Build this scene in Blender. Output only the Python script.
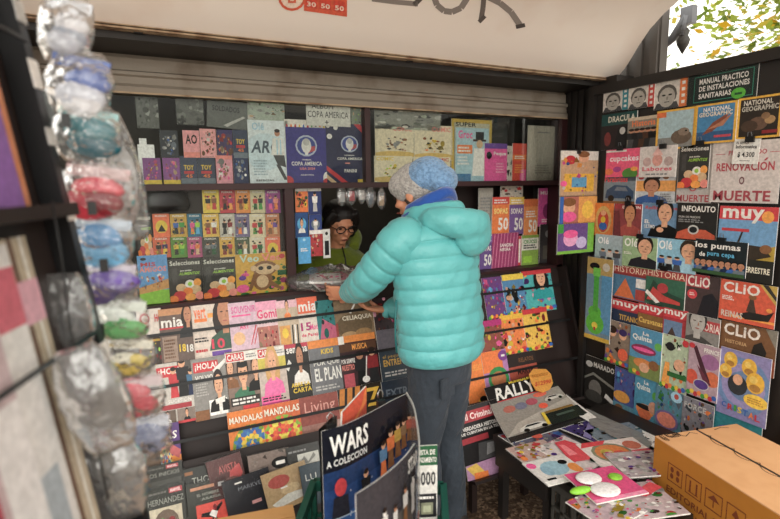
import bpy, math, random
from mathutils import Vector, Matrix
from mathutils.geometry import intersect_line_plane
for o in list(bpy.data.objects): bpy.data.objects.remove(o)
C = bpy.context.scene.collection
scn = bpy.context.scene
# ---------------- camera ----------------
YAW, PIT, ROL = math.radians(26.2), math.radians(8.3), math.radians(0.65)
CAM = Vector((0, -2.4, 1.58)); FPX = 520.0
F = Vector((math.sin(YAW)*math.cos(PIT), math.cos(YAW)*math.cos(PIT), -math.sin(PIT)))
R0 = Vector((math.cos(YAW), -math.sin(YAW), 0)); U0 = R0.cross(F)
RR = R0*math.cos(ROL) - U0*math.sin(ROL); UU = U0*math.cos(ROL) + R0*math.sin(ROL)
cd = bpy.data.cameras.new('camera'); cam = bpy.data.objects.new('camera', cd); C.objects.link(cam)
m = Matrix((RR, UU, -F)).transposed().to_4x4(); m.translation = CAM; cam.matrix_world = m
cd.sensor_width = 36; cd.lens = FPX*36/780; cd.clip_start = 0.02
cd.dof.use_dof = True; cd.dof.focus_distance = 2.35; cd.dof.aperture_fstop = 2.6
scn.camera = cam
# ---------------- world, light, exposure ----------------
w = bpy.data.worlds.new('sky'); scn.world = w; w.use_nodes = True
nt = w.node_tree; nt.nodes.clear()
tc = nt.nodes.new('ShaderNodeTexCoord'); sp = nt.nodes.new('ShaderNodeSeparateXYZ'); cr = nt.nodes.new('ShaderNodeValToRGB')
bg = nt.nodes.new('ShaderNodeBackground'); ow = nt.nodes.new('ShaderNodeOutputWorld'); mr = nt.nodes.new('ShaderNodeMapRange')
mr.inputs['From Min'].default_value = -1
nt.links.new(tc.outputs['Generated'], sp.inputs[0]); nt.links.new(sp.outputs['Z'], mr.inputs['Value'])
nt.links.new(mr.outputs[0], cr.inputs[0]); nt.links.new(cr.outputs[0], bg.inputs[0]); nt.links.new(bg.outputs[0], ow.inputs[0])
e = cr.color_ramp.elements
e[0].position = 0.40; e[0].color = (.78, .69, .58, 1)
e[1].position = 0.62; e[1].color = (1.0, .97, .90, 1)
q = e.new(.54); q.color = (.16, .145, .125, 1)
bg.inputs[1].default_value = 1.75
sd = bpy.data.lights.new('sun', 'SUN'); sd.energy = 1.1; sd.angle = math.radians(40); sd.color = (1, .97, .9)
sun = bpy.data.objects.new('sun', sd); C.objects.link(sun); sun.rotation_euler = (math.radians(76), 0, math.radians(-24))
ld = bpy.data.lights.new('kiosk_fill', 'POINT'); ld.energy = 4; ld.color = (1, .9, .75); ld.shadow_soft_size = .3  # added fill lamp, lifts the dark kiosk interior and vendor
lb = bpy.data.objects.new('kiosk_fill', ld); C.objects.link(lb); lb.location = (1.35, .75, 1.95)
scn.view_settings.view_transform = 'Standard'; scn.view_settings.look = 'None'
scn.view_settings.gamma = 1; scn.view_settings.exposure = 0.56; scn.view_settings.use_curve_mapping = False

# ---------------- pixel ray helpers (points on real planes) ----------------
def ray(x, y): return F + RR*((x-390)/FPX) - UU*((y-259.5)/FPX)
def hit(x, y, o, n):
    r = ray(x, y); n = Vector(n); return CAM + r*((Vector(o)-CAM).dot(n)/r.dot(n))
class Plane:
    def __init__(s, o, u, v):
        s.o = Vector(o); s.u = Vector(u).normalized(); s.n = s.u.cross(Vector(v)).normalized(); s.v = s.n.cross(s.u)
    def uv(s, x, y, d=0):
        p = hit(x, y, s.o+s.n*d, s.n)-s.o; return p.dot(s.u), p.dot(s.v)
    def at(s, a, b, d=0): return s.o+s.u*a+s.v*b+s.n*d
    def mat(s, a, b, d=0, rot=0):
        M = Matrix((s.u, s.v, s.n)).transposed().to_4x4(); M.translation = s.at(a, b, d)
        return M @ Matrix.Rotation(math.radians(rot), 4, 'Z')
PW = Plane((0, 0.035, 0), (1, 0, 0), (0, 0, 1))
PL = Plane((0, -.22, .45), (1, 0, 0), (0, .18, .60))
PB = Plane((0, -.50, .15), (1, 0, 0), (0, .20, .35))
PR = Plane((2.25, 0, 0), (0, -1, 0), (0, 0, 1))
PT = Plane((0, 0, .42), (1, 0, 0), (0, 1, 0))
PH = Plane((0, -.24, 0), (1, 0, 0), (0, 0, 1))

# ---------------- colours ----------------
def lin(c): return c/12.92 if c <= .04045 else ((c+.055)/1.055)**2.4
CN = dict(k='151414', K='242426', w='eeeae4', W='f8f6f2', g='8c8c8c', G='4c4c4e', l='c4c2be', r='c8202c', R='8c1820', o='ee7a1c', O='f4a03a',
 y='e8c428', Y='f9e68a', p='ec4f96', P='f6aec8', m='b01c70', v='6a3fa0', V='342764', b='2a62b4', B='16264e', c='55b0e0', C='a9d8ee', t='1f9a9c', T='0f5f58',
 e='3f9a3c', E='1c5c34', f='9ed23c', n='8a5a34', N='4a2c1c', s='e2a984', S='c08462', h='2a1c16', d='d8b48a', a='b4a08c', i='f08c80', z='6f7a86', q='c9b7a4')
def col(c):
    if isinstance(c, tuple): return c
    h = CN.get(c, c); return tuple(lin(int(h[i:i+2], 16)/255) for i in (0, 2, 4))

# ---------------- mesh builder ----------------
class MB:
    def __init__(s): s.v = []; s.f = []; s.c = []; s.sm = []
    def face(s, pts, c=(1, 1, 1), smooth=False):
        i = len(s.v); s.v += [tuple(p) for p in pts]; s.f.append(tuple(range(i, i+len(pts)))); s.c.append(col(c)); s.sm.append(smooth)
    def mesh(s, vs, fs, c=(1, 1, 1), smooth=False):
        i = len(s.v); s.v += [tuple(p) for p in vs]; c = col(c)
        for f in fs: s.f.append(tuple(i+k for k in f)); s.c.append(c); s.sm.append(smooth)
    def box(s, a, b, c=(1, 1, 1), M=None, bev=0):
        x0, y0, z0 = a; x1, y1, z1 = b
        vs = [Vector(p) for p in ((x0,y0,z0),(x1,y0,z0),(x1,y1,z0),(x0,y1,z0),(x0,y0,z1),(x1,y0,z1),(x1,y1,z1),(x0,y1,z1))]
        if M: vs = [M@p for p in vs]
        s.mesh(vs, [(0,3,2,1),(4,5,6,7),(0,1,5,4),(1,2,6,5),(2,3,7,6),(3,0,4,7)], c)
    def tube(s, pts, rad, n=8, c=(1, 1, 1), cap=True, ell=1.0):
        pts = [Vector(p) for p in pts]; rs = rad if isinstance(rad, (list, tuple)) else [rad]*len(pts)
        rings = []; up = None
        for i, p in enumerate(pts):
            d = (pts[min(i+1, len(pts)-1)]-pts[max(i-1, 0)]).normalized()
            if up is None: up = Vector((0, 0, 1)) if abs(d.z) < .9 else Vector((0, 1, 0))
            a = d.cross(up).normalized(); up = a.cross(d).normalized()
            rings.append([p+a*math.cos(t*2*math.pi/n)*rs[i]+up*math.sin(t*2*math.pi/n)*rs[i]*ell for t in range(n)])
        vs = [q for r in rings for q in r]; fs = []
        for i in range(len(rings)-1):
            for t in range(n): fs.append((i*n+t, i*n+(t+1) % n, (i+1)*n+(t+1) % n, (i+1)*n+t))
        if cap: fs += [tuple(range(n-1, -1, -1)), tuple((len(rings)-1)*n+t for t in range(n))]
        s.mesh(vs, fs, c, True)
    def loft(s, rings, c=(1, 1, 1), cap=True):
        n = len(rings[0]); vs = [q for r in rings for q in r]; fs = []
        for i in range(len(rings)-1):
            for t in range(n): fs.append((i*n+t, i*n+(t+1) % n, (i+1)*n+(t+1) % n, (i+1)*n+t))
        if cap: fs += [tuple(range(n-1, -1, -1)), tuple((len(rings)-1)*n+t for t in range(n))]
        s.mesh(vs, fs, c, True)
    def ball(s, ce, r, c=(1, 1, 1), n=16, m=10, M=None):
        if not isinstance(r, (tuple, list)): r = (r, r, r)
        vs = []; fs = []
        for j in range(m+1):
            ph = math.pi*j/m
            for i in range(n):
                t = 2*math.pi*i/n; q = Vector((math.sin(ph)*math.cos(t)*r[0], math.sin(ph)*math.sin(t)*r[1], math.cos(ph)*r[2]))
                if M: q = M@q
                vs.append(q+Vector(ce))
        for j in range(m):
            for i in range(n): fs.append((j*n+i, (j+1)*n+i, (j+1)*n+(i+1) % n, j*n+(i+1) % n))
        s.mesh(vs, fs, c, True)
    def build(s, name, mt, parent=None, M=None, loc=None):
        me = bpy.data.meshes.new(name); vs = s.v
        if loc is not None: vs = [tuple(Vector(q)-Vector(loc)) for q in vs]
        me.from_pydata(vs, [], s.f); me.polygons.foreach_set('use_smooth', s.sm)
        at = me.color_attributes.new('Col', 'FLOAT_COLOR', 'CORNER'); buf = []
        for p, c in zip(me.polygons, s.c): buf += [c[0], c[1], c[2], 1.0]*p.loop_total
        at.data.foreach_set('color', buf); me.materials.append(mt); me.update()
        o = bpy.data.objects.new(name, me); C.objects.link(o)
        if loc is not None: o.location = loc
        if M is not None: o.matrix_world = M
        if parent is not None:
            o.parent = parent
            if loc is not None: o.location = Vector(loc)-parent.location if not s_rot(parent) else parent.matrix_world.inverted()@Vector(loc)
        return o
def s_rot(p): return abs(p.rotation_euler.x)+abs(p.rotation_euler.y)+abs(p.rotation_euler.z) > 1e-6
def tag(o, label=None, cat=None, group=None, kind=None):
    if label: o['label'] = label
    if cat: o['category'] = cat
    if group: o['group'] = group
    if kind: o['kind'] = kind
    return o
def empty(name, loc, label=None, cat=None, group=None):
    o = bpy.data.objects.new(name, None); C.objects.link(o); o.location = loc; o.empty_display_size = .05
    bpy.context.view_layer.update() if False else None
    o.matrix_world = Matrix.Translation(Vector(loc)); return tag(o, label, cat, group)
def struct(name, mb, mt): return tag(mb.build(name, mt), kind='structure')

# ---------------- materials ----------------
def mat(name, base=(.5, .5, .5), rough=.6, metal=0, vcol=False, noise=None, bump=None, trans=0, spec=.5, sheen=0, coat=0, emit=None):
    if isinstance(base, str): base = col(base)
    m = bpy.data.materials.new(name); m.use_nodes = True; t = m.node_tree; b = t.nodes['Principled BSDF']
    b.inputs['Roughness'].default_value = rough; b.inputs['Metallic'].default_value = metal
    b.inputs['Specular IOR Level'].default_value = spec; b.inputs['Sheen Weight'].default_value = sheen
    b.inputs['Coat Weight'].default_value = coat; b.inputs['Coat Roughness'].default_value = .15
    src = None
    if vcol:
        a = t.nodes.new('ShaderNodeAttribute'); a.attribute_name = 'Col'; src = a.outputs['Color']
    tc = t.nodes.new('ShaderNodeTexCoord')
    if noise:   # (scale, strength, colour2, detail, low, high)
        n = t.nodes.new('ShaderNodeTexNoise'); n.inputs['Scale'].default_value = noise[0]; n.inputs['Detail'].default_value = noise[3]
        t.links.new(tc.outputs['Object'], n.inputs['Vector'])
        r = t.nodes.new('ShaderNodeMapRange'); r.inputs['From Min'].default_value = noise[4]; r.inputs['From Max'].default_value = noise[5]
        r.inputs['To Max'].default_value = noise[1]; t.links.new(n.outputs[0], r.inputs['Value'])
        x = t.nodes.new('ShaderNodeMix'); x.data_type = 'RGBA'; x.inputs[6].default_value = (*base, 1); x.inputs[7].default_value = (*col(noise[2]), 1)
        if src: t.links.new(src, x.inputs[6])
        t.links.new(r.outputs[0], x.inputs[0]); src = x.outputs[2]
    if src: t.links.new(src, b.inputs['Base Color'])
    else: b.inputs['Base Color'].default_value = (*base, 1)
    if bump:    # (kind, scale, strength, dist)
        if bump[0] == 'noise': n = t.nodes.new('ShaderNodeTexNoise'); n.inputs['Detail'].default_value = 3
        elif bump[0] == 'vor': n = t.nodes.new('ShaderNodeTexVoronoi')
        else: n = t.nodes.new('ShaderNodeTexWave'); n.bands_direction = bump[0]
        n.inputs['Scale'].default_value = bump[1]; t.links.new(tc.outputs['Object'], n.inputs['Vector'])
        bp = t.nodes.new('ShaderNodeBump'); bp.inputs['Strength'].default_value = bump[2]; bp.inputs['Distance'].default_value = bump[3]
        t.links.new(n.outputs[0], bp.inputs['Height']); t.links.new(bp.outputs[0], b.inputs['Normal'])
    if emit: b.inputs['Emission Color'].default_value = (*emit[0], 1); b.inputs['Emission Strength'].default_value = emit[1]
    return m
def clear_mat(name, tint=(.95, .95, .95), amount=.5, rough=.12, bump=None, white=0.0, fk=.6):
    m = bpy.data.materials.new(name); m.use_nodes = True; t = m.node_tree; t.nodes.clear(); N = t.nodes.new
    tr = N('ShaderNodeBsdfTransparent'); tr.inputs[0].default_value = (*tint, 1)
    gl = N('ShaderNodeBsdfGlossy'); gl.inputs['Roughness'].default_value = rough
    fr = N('ShaderNodeFresnel'); fr.inputs[0].default_value = 1.5; mx = N('ShaderNodeMixShader'); o = N('ShaderNodeOutputMaterial')
    mu = N('ShaderNodeMath'); mu.operation = 'MULTIPLY_ADD'; mu.inputs[1].default_value = fk; mu.inputs[2].default_value = amount*.15; mu.use_clamp = True
    t.links.new(fr.outputs[0], mu.inputs[0]); t.links.new(mu.outputs[0], mx.inputs[0]); t.links.new(tr.outputs[0], mx.inputs[1]); t.links.new(gl.outputs[0], mx.inputs[2])
    out = mx.outputs[0]
    if white > 0:
        df = N('ShaderNodeBsdfDiffuse'); df.inputs[0].default_value = (.85, .85, .85, 1); m2 = N('ShaderNodeMixShader'); m2.inputs[0].default_value = white
        t.links.new(out, m2.inputs[1]); t.links.new(df.outputs[0], m2.inputs[2]); out = m2.outputs[0]
    if bump:
        tc = N('ShaderNodeTexCoord'); n = N('ShaderNodeTexNoise'); n.inputs['Scale'].default_value = bump[0]; n.inputs['Detail'].default_value = 2
        bp = N('ShaderNodeBump'); bp.inputs['Strength'].default_value = bump[1]; bp.inputs['Distance'].default_value = .01
        t.links.new(tc.outputs['Object'], n.inputs['Vector']); t.links.new(n.outputs[0], bp.inputs['Height'])
        t.links.new(bp.outputs[0], gl.inputs['Normal']); t.links.new(bp.outputs[0], fr.inputs['Normal'])
    t.links.new(out, o.inputs[0]); return m
def mottle(m, sc, lo, hi):
    t = m.node_tree; b = t.nodes['Principled BSDF']; a = [q for q in t.nodes if q.type == 'ATTRIBUTE'][0]; tc = [q for q in t.nodes if q.type == 'TEX_COORD'][0]
    n = t.nodes.new('ShaderNodeTexNoise'); n.inputs['Scale'].default_value = sc; n.inputs['Detail'].default_value = 4; r = t.nodes.new('ShaderNodeMapRange')
    r.inputs['From Min'].default_value = .35; r.inputs['From Max'].default_value = .65; r.inputs['To Min'].default_value = lo; r.inputs['To Max'].default_value = hi
    h = t.nodes.new('ShaderNodeHueSaturation'); h.inputs['Saturation'].default_value = .93; t.links.new(tc.outputs['Object'], n.inputs['Vector']); t.links.new(n.outputs[0], r.inputs['Value'])
    t.links.new(a.outputs['Color'], h.inputs['Color']); t.links.new(r.outputs[0], h.inputs['Value']); t.links.new(h.outputs[0], b.inputs['Base Color'])
M_PRINT = mat('printed_paper', vcol=True, rough=.38, spec=.45); mottle(M_PRINT, 90, .84, 1.08)
M_GLOSS = mat('printed_gloss', vcol=True, rough=.25, spec=.4); mottle(M_GLOSS, 90, .84, 1.08)
M_MATTE = mat('coloured_matte', vcol=True, rough=.8)
M_WRAP = clear_mat('clear_wrap', amount=.0, bump=(16, .5), white=.0, fk=.15)
M_BAG = clear_mat('clear_bag', tint=(.93, .93, .93), amount=.9, bump=(30, .9), white=.10, rough=.15)
M_GLASS = clear_mat('window_glass', tint=(.93, .95, .94), amount=-.05, rough=.03)
M_SHELF = mat('shelf_paint', '341719', .5, noise=(8, .5, '241214', 4, .4, .7))
M_RACK = mat('rack_paint', '1e1210', .55, noise=(6, .6, '2a1a16', 4, .4, .7))
M_DARK = mat('dark_metal', '1c1918', .5, noise=(5, .5, '2c2622', 4, .4, .7))
M_BLACK = mat('black_plastic', '101012', .4)
M_SHUT = mat('shutter_paint', '8f867a', .55, noise=(7, .7, '5e4a38', 6, .5, .72), bump=('noise', 40, .2, .01))
M_CANOPY = mat('canopy_paint', 'f4ece4', .5, noise=(2.2, .35, 'd2b096', 6, .52, .75))
M_EDGE = mat('rusty_edge', 'b49c80', .7, noise=(14, .8, '6e4c34', 6, .45, .65))
M_CARD = mat('cardboard', 'c4935c', .8, noise=(20, .2, 'a87c4a', 3, .4, .7))
M_CRATE = mat('grey_crate', '403e3a', .6, noise=(9, .5, '3c3a36', 4, .4, .7))
M_GCRATE = mat('green_crate', '0c4a3c', .5)
M_WIN = mat('inside_dark', '4a4640', .8, noise=(3, .5, '2e2a26', 4, .4, .7))
# ---------------- printing on covers ----------------
_tc = {}
def text_mesh(s, bold=.0):
    bold = min(bold, .028); key = (s, bold)
    if key in _tc: return _tc[key]
    cu = bpy.data.curves.new('t', 'FONT'); cu.body = s; cu.resolution_u = 2; cu.offset = bold; cu.space_character = 1+bold*2
    ob = bpy.data.objects.new('t', cu); C.objects.link(ob); bpy.context.view_layer.update()
    me = bpy.data.meshes.new_from_object(ob.evaluated_get(bpy.context.evaluated_depsgraph_get()))
    vs = [(v.co.x, v.co.y) for v in me.vertices]; fs = [tuple(p.vertices) for p in me.polygons]
    bpy.data.objects.remove(ob); bpy.data.curves.remove(cu); bpy.data.meshes.remove(me)
    x0 = min(v[0] for v in vs); x1 = max(v[0] for v in vs); y0 = min(v[1] for v in vs); y1 = max(v[1] for v in vs)
    vs = [((x-x0)/(x1-x0), (y-y0)/(y1-y0)) for x, y in vs]; _tc[key] = (vs, fs); return _tc[key]
def clip01(poly):
    for ax in (0, 1):
        for side in (0, 1):
            out = []
            for i in range(len(poly)):
                a, b = poly[i], poly[(i+1) % len(poly)]
                ia = a[ax] >= 0 if side == 0 else a[ax] <= 1; ib = b[ax] >= 0 if side == 0 else b[ax] <= 1
                if ia: out.append(a)
                if ia != ib:
                    t = (side-a[ax])/(b[ax]-a[ax]); out.append(tuple(a[k]+(b[k]-a[k])*t for k in (0, 1)))
            poly = out
            if len(poly) < 3: return []
    return poly
def ell(cx, cy, rx, ry, n=14, a0=0): return [(cx+rx*math.cos(a0+2*math.pi*i/n), cy+ry*math.sin(a0+2*math.pi*i/n)) for i in range(n)]
def person(cx, by, s, hair, skin, top, asp=.75, long=False):
    """bust portrait: by = base of shoulders, s = head height (fraction of the cover)"""
    x = s*.30/asp; L = []
    if long: L.append(('E', cx, by+s*1.05, x*1.6, s*.85, hair))
    L.append(('Q', [(cx-x*2.3, by), (cx-x*1.9, by+s*.45), (cx-x*.6, by+s*.68), (cx+x*.6, by+s*.68), (cx+x*1.9, by+s*.45), (cx+x*2.3, by)], top))
    L += [('R', cx-x*.4, by+s*.55, cx+x*.4, by+s*.9, skin), ('E', cx, by+s*1.42, x*1.14, s*.62, hair), ('E', cx, by+s*1.28, x*.92, s*.5, skin)]
    L += [('E', cx-x*.38, by+s*1.33, x*.2, s*.025, '4a3028'), ('E', cx+x*.38, by+s*1.33, x*.2, s*.025, '4a3028'), ('E', cx, by+s*1.0, x*.3, s*.03, 'a85c50'), ('Q', [(cx+x*.1, by+s*1.3), (cx+x*.25, by+s*1.14), (cx, by+s*1.12)], 'b07858')]
    return L
def busy(seed, pal, n=14, x0=0, y0=0, x1=1, y1=1, s=.13):
    rn = random.Random(seed); L = []
    pal = list(pal)
    if n > 4: return busy(seed, pal, 4 if n < 9 else n//2-1, x0, y0, x1, y1, s) if False else _busy2(rn, pal, n, x0, y0, x1, y1, s)
    return _busy2(rn, pal, n, x0, y0, x1, y1, s)
def _shade(c, k):
    r = col(c); return tuple(max(0, min(1, v*k)) for v in r)
def _busy2(rn, pal, n, x0, y0, x1, y1, s):
    L = []
    for i in range(int(n*3.2)):
        c = _shade(rn.choice(pal), rn.uniform(.22, 1.15)); cx = rn.uniform(x0, x1); cy = rn.uniform(y0, y1); r = s*(rn.uniform(.4, .95) if i < n else rn.uniform(.15, .45))
        if rn.random() < .5: L.append(('E', cx, cy, r*rn.uniform(.5, 1.1), r*rn.uniform(.4, .9), c))
        else:
            m = rn.choice((3, 4, 4, 5)); a = rn.uniform(0, 6.3); L.append(('Q', [(cx+r*math.cos(a+k*6.283/m)*rn.uniform(.6, 1.3), cy+r*math.sin(a+k*6.283/m)*rn.uniform(.5, 1.0)) for k in range(m)], c))
    return L
def _busy_old(rn, pal, n, x0, y0, x1, y1, s):
    L = []
    for i in range(n):
        c = rn.choice(pal); cx = rn.uniform(x0, x1); cy = rn.uniform(y0, y1); r = s*rn.uniform(.4, 1.2)
        if rn.random() < .55: L.append(('E', cx, cy, r, r*rn.uniform(.5, 1.1), c))
        else:
            a = rn.uniform(0, 3.1); L.append(('Q', [(cx+r*math.cos(a+k*1.57)*(1 if k % 2 else 1.7), cy+r*math.sin(a+k*1.57)*(1 if k % 2 else 1.7)*.8) for k in range(4)], c))
    return L
def mandala(cx, cy, r, pal, asp=.75):
    L = [('E', cx, cy, r/asp, r, pal[0])]
    for k, (rr, n, sz) in enumerate(((.86, 16, .13), (.62, 12, .13), (.40, 9, .12), (.22, 6, .10))):
        L.append(('E', cx, cy, r*(rr-.02)/asp, r*(rr-.02), pal[(k+1) % len(pal)]))
        for i in range(n):
            a = 2*math.pi*(i+.5*(k % 2))/n; q = [(cx+(math.cos(a)*rr*r+dx)/asp, cy+math.sin(a)*rr*r+dy) for dx, dy in ((math.cos(a)*r*sz, math.sin(a)*r*sz), (-math.sin(a)*r*sz*.7, math.cos(a)*r*sz*.7), (-math.cos(a)*r*sz, -math.sin(a)*r*sz), (math.sin(a)*r*sz*.7, -math.cos(a)*r*sz*.7))]
            L.append(('Q', q, pal[(2+k*2+i % 2) % len(pal)]))
    L.append(('E', cx, cy, r*.16/asp, r*.14, pal[1])); return L
def lines(x0, y0, x1, y1, n, c, seed=1):
    rn = random.Random(seed); L = []; h = (y1-y0)/n
    for i in range(n):
        x = x0; e = x1-(x1-x0)*rn.uniform(0, .25)
        while x < e:
            wv = (x1-x0)*rn.uniform(.08, .24); L.append(('R', x, y0+i*h+h*.2, min(x+wv, e), y0+i*h+h*.75, c)); x += wv+(x1-x0)*.04
    return L
def fig(cx, by, s, c1, c2, skin='s', asp=.75):
    """small standing figure, s = height"""
    x = s*.2/asp
    return [('Q', [(cx-x*.8, by), (cx-x*.55, by+s*.5), (cx+x*.55, by+s*.5), (cx+x*.9, by), (cx+x*.35, by), (cx, by+s*.4), (cx-x*.4, by)][:4]+[(cx+x*.4, by)], c2),
            ('Q', [(cx-x*.9, by+s*.45), (cx-x*1.05, by+s*.78), (cx+x*1.05, by+s*.78), (cx+x*.9, by+s*.45)], c1), ('E', cx, by+s*.88, x*.55, s*.11, skin), ('E', cx, by+s*.94, x*.55, s*.07, 'h')]
def flat(w, h, t): return lambda x, y, d: Vector((x*w, y*h, t+d))
LAY = .00025
def draw(mb, D, mp, sub=1):
    d = LAY
    for it in D:
        k = it[0]; d += LAY*.5
        if k == 'R':
            _, x0, y0, x1, y1, c = it; x0, x1 = max(0, min(x0, x1)), min(1, max(x0, x1)); y0, y1 = max(0, min(y0, y1)), min(1, max(y0, y1))
            if x1-x0 < 1e-4 or y1-y0 < 1e-4: continue
            nx = max(1, int(math.ceil((x1-x0)*sub))); ny = max(1, int(math.ceil((y1-y0)*sub))) if sub > 1 else 1
            for i in range(nx):
                for j in range(ny):
                    a, b = x0+(x1-x0)*i/nx, x0+(x1-x0)*(i+1)/nx; e_, f_ = y0+(y1-y0)*j/ny, y0+(y1-y0)*(j+1)/ny
                    mb.face([mp(a, e_, d), mp(b, e_, d), mp(b, f_, d), mp(a, f_, d)], c)
        elif k in 'EQ':
            p = ell(*it[1:5]) if k == 'E' else it[1]; c = it[-1]
            ar = sum(p[i][0]*p[(i+1) % len(p)][1]-p[(i+1) % len(p)][0]*p[i][1] for i in range(len(p)))
            if ar < 0: p = p[::-1]
            p = clip01(p)
            if len(p) < 3: continue
            if sub > 1:
                cx = sum(q[0] for q in p)/len(p); cy = sum(q[1] for q in p)/len(p)
                for i in range(len(p)):
                    a, b = p[i], p[(i+1) % len(p)]; mb.face([mp(cx, cy, d), mp(*a, d), mp(*b, d)], c)
            else: mb.face([mp(x, y, d) for x, y in p], c)
        elif k == 'T':
            _, s, x0, y0, x1, y1, c = it[:7]; bold = it[7] if len(it) > 7 else .03; sk = it[8] if len(it) > 8 else 0
            vs, fs = text_mesh(s, bold); d += LAY*.5
            mb.mesh([mp(min(1, x0+(x1-x0)*x+sk*y), min(1, y0+(y1-y0)*y), d) for x, y in vs], fs, c)
def item(pl, x0, x1, yt, yb, lay, name, label, cat, base, D, group=None, th=.004, rot=0, mt=None, zb=None, wrap=False, dd=.0055, shape='rect', edge='w'):
    """one printed thing lying against plane pl; photo coordinates of its middle lines give its real place and size"""
    d = lay*dd; xm, ym = (x0+x1)/2, (yt+yb)/2
    u0 = pl.uv(x0, ym, d)[0]; u1 = pl.uv(x1, ym, d)[0]; v1 = pl.uv(xm, yt, d)[1]; v0 = pl.uv(xm, yb, d)[1] if zb is None else zb
    w_, h_ = u1-u0, v1-v0; mb = MB()
    mb.box((-w_/2, 0, 0), (w_/2, h_, th), edge)
    mp = lambda x, y, z: Vector(((x-.5)*w_, y*h_, th+z))
    draw(mb, [('R', 0, 0, 1, 1, base)]+D, mp)
    if rot: cx_, cy_ = (u0+u1)/2, v0
    o = mb.build(name, mt or M_PRINT, M=pl.mat((u0+u1)/2, v0, d, rot)); tag(o, label, cat, group)
    if wrap:
        b = MB(); e = .004
        b.box((-w_/2-e, -e, -.001), (w_/2+e, h_+e*2, th+.004), 'w')
        p = b.build('plastic_wrap', M_WRAP); p.parent = o
    return o
# ---------------- setting ----------------
def floor_mat():
    m = bpy.data.materials.new('pebbled_paving'); m.use_nodes = True; t = m.node_tree; b = t.nodes['Principled BSDF']; N = t.nodes.new
    tc = N('ShaderNodeTexCoord'); v = N('ShaderNodeTexVoronoi'); v.inputs['Scale'].default_value = 75; n = N('ShaderNodeTexNoise'); n.inputs['Scale'].default_value = 6
    r = N('ShaderNodeValToRGB'); e = r.color_ramp.elements; e[0].color = (*col('54402f'), 1); e[1].color = (*col('96785e'), 1); e.new(.6).color = (*col('735946'), 1); e.new(.93).color = (*col('b89a7e'), 1)
    s = N('ShaderNodeSeparateColor'); t.links.new(tc.outputs['Object'], v.inputs['Vector']); t.links.new(tc.outputs['Object'], n.inputs['Vector'])
    t.links.new(v.outputs['Color'], s.inputs[0]); t.links.new(s.outputs[0], r.inputs[0])
    x = N('ShaderNodeMix'); x.data_type = 'RGBA'; x.blend_type = 'MULTIPLY'; x.inputs[0].default_value = .6
    t.links.new(r.outputs[0], x.inputs[6]); t.links.new(n.outputs[0], x.inputs[7]); t.links.new(x.outputs[2], b.inputs['Base Color'])
    bp = N('ShaderNodeBump'); bp.inputs['Distance'].default_value = .004; t.links.new(v.outputs['Distance'], bp.inputs['Height']); t.links.new(bp.outputs[0], b.inputs['Normal'])
    b.inputs['Roughness'].default_value = .75; return m
b = MB(); b.box((-3, -7, -.1), (6, 1.5, 0)); struct('floor', b, floor_mat())
# kiosk shell behind the display window
b = MB()
b.box((-.45, .10, 0), (2.34, .13, 1.045)); struct('wall_back', b, M_DARK)
b = MB(); b.box((-.45, 1.3, 0), (2.9, 1.35, 2.3)); struct('wall_far', b, M_WIN)
b = MB(); b.box((-.55, -.5, 0), (-.45, 1.35, 2.3)); struct('wall_left', b, M_DARK)
b = MB(); b.box((2.36, -.36, 0), (2.5, 1.35, 2.14))
for i in range(7): b.box((2.35, -.345+i*.05, .05), (2.361, -.32+i*.05, 2.1))
struct('wall_right', b, M_DARK)
b = MB(); b.box((-.55, .10, 2.14), (2.9, 1.35, 2.2)); struct('ceiling', b, M_WIN)
# window: posts, rails and panes
b = MB(); b.box((-.45, -.03, 1.045), (2.345, .34, 1.078)); struct('window_1', b, M_SHELF)
b = MB(); b.box((-.45, -.03, 1.562), (2.345, .30, 1.588)); struct('trim_1', b, M_SHELF)
b = MB(); b.box((.635, -.02, 1.078), (.675, .05, 1.562)); struct('trim_2', b, M_SHELF)
b = MB(); b.box((1.045, -.02, 1.588), (1.072, .03, 1.955)); struct('trim_3', b, M_SHELF)
b = MB(); b.box((2.305, -.03, 0), (2.355, .10, 1.955)); struct('trim_4', b, M_SHELF)
for i, (x0, x1, z0, z1) in enumerate(((-.45, 1.045, 1.588, 1.955), (1.072, 2.305, 1.588, 1.955), (-.45, .635, 1.078, 1.562))):
    b = MB(); b.box((x0, -.004, z0), (x1, 0, z1)); struct('window_%d' % (i+2), b, M_GLASS)
# black board that the small packs hang on, behind the lower left pane, and the book nook on the right
b = MB(); b.box((-.45, .045, 1.078), (.635, .06, 1.562)); struct('trim_5', b, M_RACK)
b = MB(); b.box((1.45, .20, 1.078), (2.305, .22, 1.562)); b.box((1.44, .0, 1.078), (1.46, .22, 1.562)); struct('trim_6', b, M_RACK)
b = MB(); b.box((-.45, .30, 1.588), (2.305, .31, 1.95)); struct('trim_7', b, M_WIN)
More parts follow.
